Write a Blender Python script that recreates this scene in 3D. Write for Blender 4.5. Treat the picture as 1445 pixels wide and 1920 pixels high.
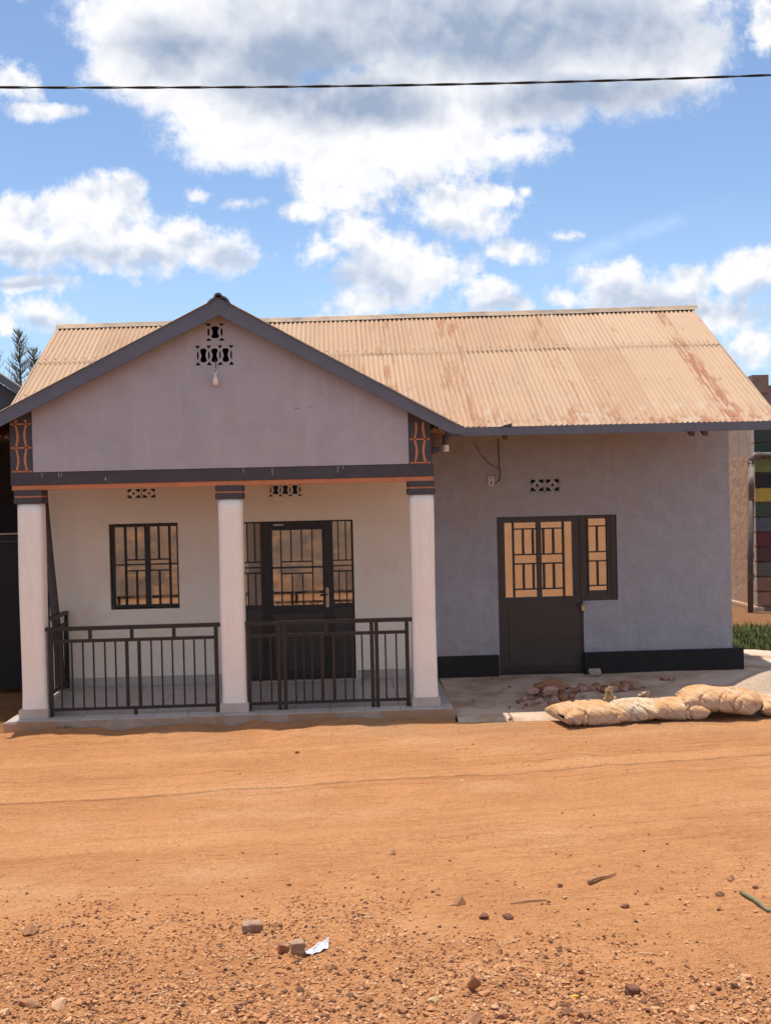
import bpy, bmesh, math, random
import numpy as np
from mathutils import Matrix, Vector, noise as mnoise
R = math.radians
random.seed(7)
for o in list(bpy.data.objects): bpy.data.objects.remove(o)
SC = bpy.context.scene
COL = SC.collection

# ---------------------------------------------------------------- camera
cam = bpy.data.cameras.new('camera'); camo = bpy.data.objects.new('camera', cam); COL.objects.link(camo)
cam.sensor_fit = 'HORIZONTAL'; cam.sensor_width = 36; cam.lens = 36 * 2200 / 1445
cam.clip_start = 0.1; cam.clip_end = 3000
camo.matrix_world = Matrix.Translation((0, -15.7, 2.441)) @ Matrix.Rotation(R(-2.4), 4, 'Z') @ Matrix.Rotation(R(90 - 0.7555), 4, 'X') @ Matrix.Rotation(R(-1.362), 4, 'Z')
SC.camera = camo

# ---------------------------------------------------------------- sky, sun, exposure
SUN = Vector((-0.14, 0.085, 1.0)).normalized()
SUN_EL = math.asin(SUN.z); SUN_AZ = math.atan2(SUN.x, SUN.y)
sun = bpy.data.lights.new('sun', 'SUN'); sun.energy = 2.9; sun.angle = R(0.55); sun.color = (1.0, 0.93, 0.83)
suno = bpy.data.objects.new('sun', sun); COL.objects.link(suno)
suno.rotation_euler = (-SUN).to_track_quat('-Z', 'Y').to_euler()
SC.view_settings.view_transform = 'Standard'; SC.view_settings.look = 'None'
SC.view_settings.exposure = 0.95; SC.view_settings.gamma = 1.0
SC.cycles.diffuse_bounces = 5; SC.cycles.max_bounces = 8; SC.cycles.adaptive_threshold = 0.02; SC.cycles.caustics_reflective = False

class NT:
    """small helper to write node trees"""
    def __init__(s, nt): s.nt = nt; nt.nodes.clear()
    def n(s, t, **k):
        nd = s.nt.nodes.new(t)
        for a, v in k.items():
            if a == 'i':
                for q, x in v.items(): s.set(nd, q, x)
            else: setattr(nd, a, v)
        return nd
    def set(s, nd, q, x):
        sk = nd.inputs[q]
        if isinstance(x, bpy.types.NodeSocket): s.nt.links.new(x, sk)
        elif isinstance(x, bpy.types.Node): s.nt.links.new(x.outputs[0], sk)
        else:
            if hasattr(sk.default_value, '__len__') and len(sk.default_value) == 4 and len(x) == 3: x = (*x, 1)
            sk.default_value = x
    def m(s, op, a, b=0.0, c=0.0, clamp=False):
        return s.n('ShaderNodeMath', operation=op, use_clamp=clamp, i={0: a, 1: b, 2: c}).outputs[0]
    def v(s, op, a, b=(0, 0, 0), c=(0, 0, 0)):
        nd = s.n('ShaderNodeVectorMath', operation=op, i={0: a, 1: b, 2: c})
        return nd.outputs['Value'] if op in ('LENGTH', 'DOT_PRODUCT') else nd.outputs[0]
    def mix(s, f, a, b, mode='MIX'):
        nd = s.n('ShaderNodeMix', data_type='RGBA', blend_type=mode, clamp_factor=True)
        s.set(nd, 0, f); s.set(nd, 6, a); s.set(nd, 7, b); return nd.outputs[2]
    def noise(s, vec, scale, detail=4, rough=0.55, dist=0.0, lac=2.0):
        return s.n('ShaderNodeTexNoise', i={'Vector': vec, 'Scale': scale, 'Detail': detail, 'Roughness': rough, 'Distortion': dist, 'Lacunarity': lac}).outputs[0]
    def ss(s, x, a, b, lo=0.0, hi=1.0):
        nd = s.n('ShaderNodeMapRange', interpolation_type='SMOOTHSTEP', i={0: x, 1: a, 2: b, 3: lo, 4: hi}); return nd.outputs[0]
    def noise2(s, vec, scale, detail=4, rough=0.55):
        return s.n('ShaderNodeTexNoise', noise_dimensions='2D', i={'Vector': vec, 'Scale': scale, 'Detail': detail, 'Roughness': rough}).outputs[0]
    def lin(s, x, a, b, lo=0.0, hi=1.0):
        return s.n('ShaderNodeMapRange', clamp=True, i={0: x, 1: a, 2: b, 3: lo, 4: hi}).outputs[0]

def build_world():
    w = bpy.data.worlds.new('World'); SC.world = w; w.use_nodes = True
    t = NT(w.node_tree)
    sky = t.n('ShaderNodeTexSky', sky_type='NISHITA', sun_disc=False, sun_elevation=SUN_EL, sun_rotation=SUN_AZ, altitude=1500, air_density=1.0, dust_density=0.7, ozone_density=2.0)
    d = t.n('ShaderNodeTexCoord').outputs['Generated']
    xyz = t.n('ShaderNodeSeparateXYZ', i={0: d})
    X, Y, Z = xyz.outputs
    # clouds hang in a layer of directions: u = x/y, v = z/y for the half of the sky the house stands under
    yc = t.m('MAXIMUM', Y, 0.12)
    u = t.m('DIVIDE', X, yc); v = t.m('DIVIDE', Z, yc)
    P = t.n('ShaderNodeCombineXYZ', i={0: u, 1: v, 2: 0.0}).outputs[0]
    warp = t.n('ShaderNodeTexNoise', i={'Vector': P, 'Scale': 9.0, 'Detail': 3.0}).outputs['Color']
    P2 = t.v('MULTIPLY_ADD', t.v('SUBTRACT', warp, (.5, .5, .5)), (.05, .04, 0), P)
    # clouds: centre u, v, half width, half height, and how deep (grey) they are
    big = [(0.083,0.439,0.300,0.086), (-0.103,0.377,0.100,0.055), (-0.138,0.409,0.086,0.041), (-0.024,0.318,0.118,0.048), (0.067,0.308,0.105,0.041), (0.168,0.353,0.173,0.043), (0.293,0.383,0.059,0.050), (0.016,0.277,0.055,0.023), (0.144,0.302,0.059,0.016)]
    cum = [(-0.263,0.232,0.041,0.034), (-0.200,0.244,0.050,0.033), (-0.171,0.255,0.023,0.023), (-0.188,0.219,0.091,0.028), (-0.120,0.225,0.032,0.022), (-0.098,0.209,0.028,0.018), (-0.246,0.184,0.055,0.009), (-0.238,0.155,0.032,0.015), (-0.290,0.214,0.027,0.027), (-0.278,0.151,0.018,0.009), (0.075,0.277,0.032,0.015), (0.106,0.244,0.043,0.026), (0.019,0.223,0.028,0.023), (0.046,0.196,0.043,0.034), (0.082,0.195,0.032,0.025), (0.158,0.210,0.023,0.010), (0.127,0.167,0.032,0.015), (0.155,0.162,0.020,0.010), (0.045,0.168,0.041,0.017), (-0.004,0.210,0.018,0.014), (-0.105,0.260,0.009,0.007), (-0.079,0.247,0.022,0.006), (-0.026,0.238,0.022,0.008), (0.031,0.154,0.027,0.007), (0.202,0.225,0.013,0.004), (0.171,0.264,0.004,0.005), (0.247,0.183,0.033,0.021), (0.270,0.165,0.050,0.020), (0.307,0.178,0.034,0.017), (0.349,0.182,0.034,0.021), (0.380,0.190,0.023,0.018), (0.205,0.168,0.022,0.013), (0.325,0.150,0.073,0.022), (0.371,0.122,0.036,0.020), (0.288,0.141,0.027,0.009), (-0.264,0.361,0.023,0.015), (0.381,0.392,0.014,0.023), (-0.233,0.338,0.041,0.006), (0.011,0.253,0.045,0.012), (0.143,0.258,0.023,0.010)]
    core_b = [(0.132,0.398,0.191,0.055), (-0.022,0.372,0.086,0.041), (0.214,0.339,0.105,0.023), (-0.125,0.382,0.050,0.027), (0.040,0.336,0.073,0.025)]
    core_c = [(0.097,0.226,0.034,0.011), (-0.263,0.209,0.050,0.015), (-0.094,0.204,0.027,0.011), (0.014,0.185,0.032,0.016), (0.050,0.175,0.032,0.014), (0.311,0.152,0.068,0.014), (0.251,0.165,0.032,0.012), (-0.166,0.208,0.059,0.011), (-0.246,0.182,0.045,0.005), (-0.229,0.148,0.027,0.006), (0.075,0.270,0.023,0.006), (0.367,0.163,0.027,0.011), (0.141,0.158,0.027,0.007)]
    def field(p, lst, soft=False):
        acc = None
        for (a, b, rx, ry) in lst:
            q = t.v('MULTIPLY_ADD', p, (1 / rx, 1 / ry, 0), (-a / rx, -b / ry, 0))
            L = t.v('LENGTH', q)
            L = t.m('SUBTRACT', 1.0, L) if soft else t.m('MULTIPLY_ADD', t.m('SUBTRACT', 1.0, L), min(rx, ry) ** .5 * 4.6, 0.0)
            acc = L if acc is None else t.m('SMOOTH_MAX', acc, L, 0.12)
        return acc
    n1 = t.noise2(P, 17, 6, 0.6)
    e1 = t.noise2(P2, 26, 3, 0.55); e2 = t.noise2(t.v('ADD', P2, (-.004, .012, 0)), 26, 3, 0.55)
    nf = t.noise2(P, 60, 5, 0.7)
    nn = t.m('ADD', t.m('MULTIPLY', t.m('SUBTRACT', n1, .5), 1.5), t.m('MULTIPLY', t.m('SUBTRACT', nf, .5), .85))
    fb = t.m('MULTIPLY_ADD', nn, .62, t.m('MULTIPLY_ADD', field(P2, big), 1.25, .02)); fc = t.m('MULTIPLY_ADD', nn, .85, t.m('ADD', field(P2, cum), .07))
    # the rest of the sky: scattered clouds of the same kind
    gen = t.m('SUBTRACT', t.noise(d, 3.0, 5, .58), .46); gen = t.m('MULTIPLY', gen, 4.5)
    front = t.ss(Y, .55, .75)
    db = t.ss(fb, -.12, .42); dc = t.ss(fc, -.10, .40); dg = t.ss(gen, 0, .5)
    emb = t.m('MULTIPLY', t.m('SUBTRACT', e2, e1), 2.0)
    # deep parts of a cloud are grey, thin and edge parts bright
    lo = t.noise2(P, 8, 4, .6)
    gb = t.m('ADD', t.ss(t.m('ADD', field(P2, core_b, True), t.m('MULTIPLY', t.m('SUBTRACT', lo, .5), 1.1)), -.55, .95), t.m('MULTIPLY', emb, .35), clamp=True)
    gc = t.m('ADD', t.m('MULTIPLY', t.ss(t.m('ADD', field(P2, core_c, True), t.m('MULTIPLY', t.m('SUBTRACT', e1, .5), 2.2)), -.45, .8), .80), t.m('MULTIPLY_ADD', emb, 1.35, .13), clamp=True)
    gg = t.ss(gen, .5, 1.6, 0, .6)
    white = (0.53, 0.53, 0.545)
    cb = t.mix(gb, white, (0.185, 0.232, 0.315))
    cc = t.mix(gc, white, (0.30, 0.345, 0.42))
    cg = t.mix(gg, white, (0.33, 0.37, 0.44))
    base = t.v('SCALE', sky.outputs[0]); base.node.inputs['Scale'].default_value = 0.092
    # haze low in the sky and a thin high streak
    hza = t.ss(Z, .24, .06)
    hz = t.m('MULTIPLY', hza, t.lin(t.noise2(P, 6, 3, .6), .3, .75, .35, .95))
    rest = t.mix(t.m('MULTIPLY', hza, .65), base, (0.25, 0.37, 0.53))
    rest = t.mix(dg, rest, cg)
    base = t.mix(hz, base, (0.25, 0.37, 0.53))
    st = t.m('ADD', t.m('MULTIPLY', u, .36), .125); st = t.m('ABSOLUTE', t.m('SUBTRACT', v, st))
    stm = t.m('MULTIPLY', t.m('MULTIPLY', t.ss(st, .012, 0), t.ss(u, .16, .22)), t.m('MULTIPLY', t.ss(u, .36, .27), t.lin(t.noise2(P, 22, 3, .6), .35, .7, .05, .38)))
    base = t.mix(stm, base, (.46, .54, .66))
    c = t.mix(dc, base, cc); c = t.mix(db, c, cb)
    bf = t.n('ShaderNodeBackground', i={'Color': c, 'Strength': 1.0}); br = t.n('ShaderNodeBackground', i={'Color': rest, 'Strength': 1.0})
    ms = t.n('ShaderNodeMixShader', i={0: front, 1: br, 2: bf})
    t.n('ShaderNodeOutputWorld', i={0: ms})
    w.cycles.sampling_method = 'MANUAL'; w.cycles.sample_map_resolution = 256
build_world()

# ---------------------------------------------------------------- materials
MATS = {}
def M(name, c1, c2=None, scale=5, rough=.85, bump=0, bscale=60, bdist=.004, streak=None, metallic=0, spots=None, spec=.3, fine=.12, stretch=(1, 1, 1), big=None, coat=0):
    if name in MATS: return MATS[name]
    m = bpy.data.materials.new(name); m.use_nodes = True; t = NT(m.node_tree)
    pos = t.n('ShaderNodeNewGeometry').outputs['Position']
    pv = t.v('MULTIPLY', pos, stretch)
    c2 = c2 or tuple(x * .8 for x in c1)
    f = t.lin(t.noise(pv, scale, 4, .62, .3), .32, .68)
    col = t.mix(f, c1, c2)
    if big:      # (colour, scale, lo, hi, amount)
        col = t.mix(t.m('MULTIPLY', t.ss(t.noise(pos, big[1], 5, .6), big[2], big[3]), big[4]), col, big[0])
    if streak:   # (colour, amount, scale): runs down the surface
        sv = t.v('MULTIPLY', pos, (1, 1, .07))
        sk = t.m('MULTIPLY', t.ss(t.noise(sv, streak[2], 6, .65), .5, .75), streak[1])
        col = t.mix(sk, col, streak[0])
    if spots:    # (colour, scale, threshold)
        col = t.mix(t.ss(t.noise(pos, spots[1], 3, .5), spots[2], spots[2] + .05), col, spots[0])
    if fine:
        fn = t.lin(t.noise(pos, 130, 3, .6), .25, .75, 1 - fine, 1 + fine)
        col = t.mix(1.0, col, t.n('ShaderNodeCombineColor', i={0: fn, 1: fn, 2: fn}).outputs[0], 'MULTIPLY')
    b = t.n('ShaderNodeBsdfPrincipled', i={'Base Color': col, 'Metallic': metallic, 'Specular IOR Level': spec})
    b.inputs['Roughness'].default_value = rough
    if coat: b.inputs['Coat Weight'].default_value = coat
    if bump:
        h = t.m('ADD', t.noise(pv, bscale, 4, .6), t.m('MULTIPLY', t.noise(pv, bscale * .16, 2, .5), 2.0))
        t.set(b, 'Normal', t.n('ShaderNodeBump', i={'Strength': bump, 'Distance': bdist, 'Height': h}))
    t.n('ShaderNodeOutputMaterial', i={0: b})
    MATS[name] = m; return m

def soil_material(name, road):
    m = bpy.data.materials.new(name); m.use_nodes = True; t = NT(m.node_tree)
    pos = t.n('ShaderNodeNewGeometry').outputs['Position']
    xyz = t.n('ShaderNodeSeparateXYZ', i={0: pos}); X, Y, Z = xyz.outputs
    a = t.lin(t.noise(pos, .9, 4, .6, .4), .3, .7)
    col = t.mix(a, (.65, .31, .138), (.55, .25, .107))
    # paler trampled dust along the house side
    pale = t.m('MULTIPLY', t.ss(t.m('ADD', Y, t.m('MULTIPLY', t.noise(pos, 1.3, 3), 1.6)), -3.4, -2.2), t.ss(t.noise(pos, .7, 3), .35, .62))
    pale = t.m('MULTIPLY', pale, t.ss(X, -2.6, -.6))
    col = t.mix(t.m('MULTIPLY', pale, .55), col, (.50, .31, .185))
    # long streaks of the wheels, coarse and fine
    sv = t.v('MULTIPLY', t.v('ADD', pos, t.n('ShaderNodeCombineXYZ', i={0: 0.0, 1: t.m('MULTIPLY', X, -.10), 2: 0.0}).outputs[0]), (.12, 2.2, 1))
    sk = t.ss(t.noise(sv, 2.6, 5, .65), .48, .70)
    col = t.mix(t.m('MULTIPLY', sk, .45), col, (.42, .175, .066))
    sv2 = t.v('MULTIPLY', t.v('ADD', pos, t.n('ShaderNodeCombineXYZ', i={0: 0.0, 1: t.m('MULTIPLY', X, -.10), 2: 0.0}).outputs[0]), (.28, 1.3, 1))
    fs = t.noise(sv2, 20, 4, .68)
    pk = t.ss(t.m('ABSOLUTE', t.m('ADD', t.m('MULTIPLY_ADD', X, -.11, Y), 5.5)), .5, 2.0, .45, 1.0)
    col = t.mix(t.m('MULTIPLY', t.ss(fs, .50, .68), t.m('MULTIPLY', pk, .55)), col, (.42, .178, .07))
    col = t.mix(t.m('MULTIPLY', t.ss(fs, .48, .30), .45), col, (.70, .37, .175))
    # two pale packed wheel tracks with broken dark edges
    tl = t.m('MULTIPLY_ADD', X, -.115, t.m('ADD', Y, t.m('MULTIPLY', t.noise(t.v('MULTIPLY', pos, (.35, .1, 0)), 2.0, 2), .25)))
    for c0, w0 in ((4.85, .30), (6.45, .38), (3.6, .22)):
        tk = t.m('MULTIPLY', t.ss(t.m('ABSOLUTE', t.m('ADD', tl, c0)), w0, w0 * .45), t.ss(t.noise(sv, 3.5, 4, .6), .34, .58))
        col = t.mix(t.m('MULTIPLY', tk, .36), col, (.74, .385, .18))
    for c0, w0 in ((4.42, .030), (4.30, .022), (5.25, .03), (6.95, .03), (3.95, .02)):
        tk = t.m('MULTIPLY', t.ss(t.m('ABSOLUTE', t.m('ADD', tl, c0)), w0, w0 * .3), t.ss(t.noise(sv2, 5, 4, .65), .44, .60))
        col = t.mix(t.m('MULTIPLY', tk, .5), col, (.36, .15, .06))
    col = t.mix(t.m('MULTIPLY', t.ss(t.noise(t.v('MULTIPLY', pos, (.6, 1.2, 1)), .9, 4, .6), .52, .70), .4), col, (.72, .42, .225))
    # damp darker gravelly ground on the near side
    near = t.m('MULTIPLY', t.ss(t.m('ADD', Y, t.m('MULTIPLY', t.noise(pos, .8, 5), 2.2)), -7.6, -8.8), t.ss(t.noise(pos, 2.2, 6, .65), .42, .66))
    col = t.mix(t.m('MULTIPLY', near, .6), col, (.50, .24, .112))
    col = t.mix(t.m('MULTIPLY', t.ss(t.noise(pos, 26, 3, .7), .54, .70), .45), col, (.29, .12, .048))  # specks put relief shade into the colour where high sun leaves bumps flat
    col = t.mix(t.m('MULTIPLY', t.ss(t.noise(pos, 48, 2, .6), .66, .70), .75), col, (.16, .07, .035))
    col = t.mix(t.m('MULTIPLY', t.ss(t.noise(pos, 60, 3, .7), .60, .70), .5), col, (.57, .33, .17))
    if not road:
        rk = t.m('MULTIPLY', t.ss(t.noise(pos, 1.6, 6, .75, 1.2), .30, .58), t.ss(Z, .0, .35))
        col = t.mix(t.m('MULTIPLY', rk, t.ss(X, 4.2, 2.4, .1, 1.0)), col, (.115, .085, .068))
        col = t.mix(t.m('MULTIPLY', t.ss(t.noise(pos, 9, 5, .7), .52, .7), t.ss(Z, .0, .35, 0, .6)), col, (.42, .27, .17))
    b = t.n('ShaderNodeBsdfPrincipled', i={'Base Color': col, 'Roughness': .95, 'Specular IOR Level': .1})
    vor = t.n('ShaderNodeTexVoronoi', feature='SMOOTH_F1', i={'Vector': t.v('MULTIPLY', pos, (.75, 1.25, 1)), 'Scale': 11.0, 'Smoothness': .35}).outputs[0]
    band = t.m('ADD', Y, t.m('MULTIPLY', X, -.18)); band = t.m('ABSOLUTE', t.m('ADD', band, 7.35))
    vm = t.m('MULTIPLY', t.ss(band, 1.0, .25), t.ss(t.noise(pos, .9, 4), .38, .56))
    h = t.m('ADD', t.m('MULTIPLY', t.m('SUBTRACT', 1.0, vor), t.m('MULTIPLY', vm, .9)), t.m('MULTIPLY', t.noise(pos, 34, 4, .68), 1.2))
    h = t.m('ADD', h, t.m('MULTIPLY', fs, 1.2))
    h = t.m('ADD', h, t.m('MULTIPLY', t.noise(pos, 8, 3, .6), 1.2))
    t.set(b, 'Normal', t.n('ShaderNodeBump', i={'Strength': 1.0, 'Distance': .045 if road else .12, 'Height': h}))
    t.n('ShaderNodeOutputMaterial', i={0: b}); return m

def roof_material():
    m = bpy.data.materials.new('corrugated_iron'); m.use_nodes = True; t = NT(m.node_tree)
    pos = t.n('ShaderNodeNewGeometry').outputs['Position']
    X, Y, Z = t.n('ShaderNodeSeparateXYZ', i={0: pos}).outputs
    col = t.mix(t.lin(t.noise(pos, 2.2, 5, .6), .3, .7), (.445, .288, .178), (.39, .25, .158))
    rnd = t.n('ShaderNodeObjectInfo').outputs['Random']
    col = t.mix(t.m('MULTIPLY', rnd, .5), col, (.54, .40, .275))
    run = t.v('MULTIPLY', pos, (1, .10, .10))
    # corrugation valleys darkened: dirt in runs, plus relief shade painted into the colour
    vl = t.ss(t.m('SINE', t.m('MULTIPLY', t.m('ADD', X, 3.95), 2 * math.pi / .0655)), -.35, -.9)
    dr = t.m('MULTIPLY', vl, t.ss(t.noise(run, 5, 5, .7), .40, .64, .5, 1.0))
    col = t.mix(t.m('MULTIPLY', dr, .65), col, (.27, .15, .08))
    # rust: thin runs everywhere, heavy bands at a few sheets and at the lap and the eaves
    def band(c, w): return t.ss(t.m('ABSOLUTE', t.m('SUBTRACT', t.m('ADD', X, t.m('MULTIPLY', t.m('SUBTRACT', t.noise(pos, 3, 3), .5), .25)), c)), w, w * .25)
    zones = t.m('MAXIMUM', band(1.62, .34), band(4.80, .13)); zones = t.m('MAXIMUM', zones, band(2.95, .20)); zones = t.m('MAXIMUM', zones, band(-3.05, .22)); zones = t.m('MAXIMUM', zones, band(.75, .25))
    r1 = t.ss(t.m('ADD', t.noise(run, 14, 5, .7), t.m('MULTIPLY', zones, .11)), .625, .69)
    heavy = t.m('MULTIPLY', band(4.80, .17), t.m('MULTIPLY', t.ss(Y, .75, .1), t.ss(t.m('MULTIPLY_ADD', vl, .16, t.noise(t.v('MULTIPLY', pos, (1.6, .22, .22)), 13, 4, .65)), .47, .56)))
    eave = t.m('MULTIPLY', t.ss(Y, -1.2, -1.9), t.ss(t.noise(t.v('MULTIPLY', pos, (1, .3, .3)), 4.0, 4, .75), .49, .60))
    rust = t.m('MAXIMUM', t.m('MULTIPLY', r1, .7), t.m('MAXIMUM', heavy, t.m('MULTIPLY', eave, .8)))
    col = t.mix(rust, col, t.mix(t.noise(pos, 30, 3), (.25, .095, .045), (.36, .165, .085)))
    # bare grey zinc low down
    gz = t.m('MULTIPLY', t.ss(Y, -1.0, -1.7), t.ss(t.noise(pos, 4.5, 5, .65), .53, .66))
    col = t.mix(t.m('MULTIPLY', gz, .5), col, (.50, .44, .37))
    b = t.n('ShaderNodeBsdfPrincipled', i={'Base Color': col, 'Roughness': .62, 'Specular IOR Level': .25})
    t.set(b, 'Normal', t.n('ShaderNodeBump', i={'Strength': .25, 'Distance': .003, 'Height': t.noise(pos, 25, 4)}))
    t.n('ShaderNodeOutputMaterial', i={0: b}); return m

def glass_material():
    m = bpy.data.materials.new('mirror_film_glass'); m.use_nodes = True; t = NT(m.node_tree)
    pos = t.n('ShaderNodeNewGeometry').outputs['Position']
    f = t.lin(t.noise(pos, 7, 5, .6), .4, .75, .03, .10)
    b = t.n('ShaderNodeBsdfPrincipled', i={'Base Color': (.86, .84, .82), 'Metallic': 1.0, 'Roughness': f})
    t.set(b, 'Normal', t.n('ShaderNodeBump', i={'Strength': .03, 'Distance': .01, 'Height': t.noise(pos, 2.5, 2)}))
    t.n('ShaderNodeOutputMaterial', i={0: b}); return m

SOIL = soil_material('laterite_road', True); SOIL2 = soil_material('laterite_ground', False)
IRON = roof_material(); GLASS = glass_material()
MAUVE = M('mauve_plaster', (.42, .395, .425), (.368, .346, .372), 3.0, .9, .35, 90, .004, streak=((.50, .455, .465), .45, 9), big=((.42, .355, .35), 1.6, .5, .7, .5))
GREY = M('grey_rough_plaster', (.385, .39, .43), (.335, .337, .374), 4.0, .9, .9, 48, .016, streak=((.47, .445, .475), .4, 7), big=((.39, .33, .315), 1.2, .5, .68, .6))
CREAM = M('cream_wall_paint', (.90, .82, .71), (.87, .77, .64), 2.5, .8, .15, 60, .003, big=((.72, .58, .46), 1.7, .55, .75, .5))
WHITE = M('white_column_paint', (.90, .85, .775), (.87, .80, .72), 3, .75, .15, 50, .003, spots=((.42, .28, .2), 24, .735), streak=((.76, .65, .58), .5, 9))
DARK = M('charcoal_paint', (.072, .066, .074), (.058, .053, .061), 6, .7, .3, 70, .003)
FASC = M('slate_fascia_paint', (.135, .142, .172), (.118, .125, .155), 4, .6, .08, 60, .002)
BLACKP = M('black_plinth_paint', (.012, .0105, .012), (.017, .0145, .016), 5, .65, .35, 50, .004, big=((.06, .045, .04), 2.2, .6, .75, .3))
ORANGE = M('terracotta_paint', (.56, .22, .105), (.46, .175, .085), 12, .8, .2, 60, .003)
STEEL = M('black_steel_paint', (.018, .0145, .014), (.025, .0195, .018), 9, .45, .08, 60, .002, spec=.45)
BROWNST = M('dark_brown_steel', (.036, .028, .026), (.048, .037, .034), 6, .45, .06, 60, .002, spec=.45)
TILE = M('grey_floor_tile', (.52, .46, .42), (.45, .395, .36), 5, .35, .05, 30, .001, spec=.5, big=((.42, .30, .22), 2.5, .55, .75, .45))
GROUT = M('cement_screed', (.46, .37, .30), (.36, .27, .21), 6, .9, .5, 50, .006, big=((.40, .22, .11), 3.5, .42, .62, .8))
APRON = M('dusty_cement', (.60, .455, .35), (.50, .37, .275), 3, .95, .6, 60, .008, big=((.38, .225, .125), 1.5, .45, .65, .75))
STONE = M('red_stone', (.36, .175, .09), (.27, .125, .065), 14, .9, .7, 70, .006, big=((.40, .22, .115), 8, .5, .65, .7))
STONED = M('dark_stone', (.125, .058, .034), (.19, .088, .048), 14, .9, .7, 70, .006)
STONEP = M('pale_stone', (.50, .31, .185), (.42, .24, .135), 14, .9, .7, 70, .006)
RUBBLE = M('mauve_rubble', (.40, .24, .20), (.48, .31, .26), 12, .9, .8, 60, .008)
BRICK = M('fired_brick', (.36, .16, .085), (.28, .12, .07), 9, .9, .8, 60, .006, big=((.45, .33, .22), 7, .5, .65, .5))
SANDM = M('river_sand', (.47, .36, .265), (.40, .30, .215), 20, .95, .9, 160, .008, spots=((.25, .19, .15), 38, .66))
PAPER = M('white_paper', (.66, .66, .74), (.40, .40, .50), 45, .8, .2, 40, .002)
WOOD = M('dry_wood', (.30, .16, .09), (.40, .24, .14), 20, .9, .5, 60, .003)
GREENW = M('green_stem', (.13, .14, .075), (.20, .19, .11), 20, .7, .2, 60, .002)
STRAW = M('dry_straw', (.62, .46, .25), (.52, .37, .2), 20, .9)
YELLOW = M('yellow_scrap', (.75, .45, .04), None, 20, .6)
PLASW = M('white_plastic', (.72, .66, .62), (.64, .58, .54), 10, .4, spec=.5, fine=.03)
BULB = M('frosted_bulb', (.82, .68, .60), (.80, .66, .58), 5, .25, spec=.5, fine=0)
CABLE = M('black_cable', (.018, .018, .022), None, 10, .5)
BRASS = M('brass', (.50, .44, .22), (.42, .36, .18), 30, .35, metallic=.8, fine=.05)
CHROME = M('worn_metal', (.42, .30, .24), (.50, .42, .36), 20, .35, metallic=.7, fine=.05)
GRASSM = M('grass', (.05, .095, .022), (.13, .15, .045), 14, .7, fine=.2)
PINE = M('casuarina_needles', (.13, .155, .115), (.16, .18, .13), 2, .8, fine=.2)
BARK = M('bark', (.10, .075, .055), (.07, .05, .04), 12, .9, .5, 40)
NWALL = M('pebbledash_wall', (.45, .29, .195), (.38, .235, .155), 3, .95, 1.0, 34, .03, streak=((.20, .145, .115), .7, 5))
NSMOOTH = M('worn_plaster', (.36, .27, .21), (.30, .22, .175), 4, .9, .4, 50, .006, streak=((.12, .095, .085), .9, 5))
NDARK = M('stained_dark_wall', (.10, .088, .09), (.072, .060, .060), 2.2, .9, .5, 40, .006, streak=((.16, .14, .14), .6, 4))
NBROWN = M('dark_brown_wall', (.045, .032, .028), (.034, .025, .023), 3, .9, .4, 40, .006)  # very dark brown, slightly mottled
GATEB = M('black_gate_sheet', (.010, .009, .010), (.015, .013, .013), 4, .55, spec=.3)
PIPEG = M('grey_pipe', (.10, .085, .085), (.085, .072, .072), 6, .55)
PVC = M('pvc_pipe', (.50, .43, .38), (.40, .33, .28), 6, .5, big=((.10, .07, .06), 1.2, .45, .55, .9))
PIPED = M('sooted_pipe', (.085, .06, .05), (.12, .085, .07), 6, .6)

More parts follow.
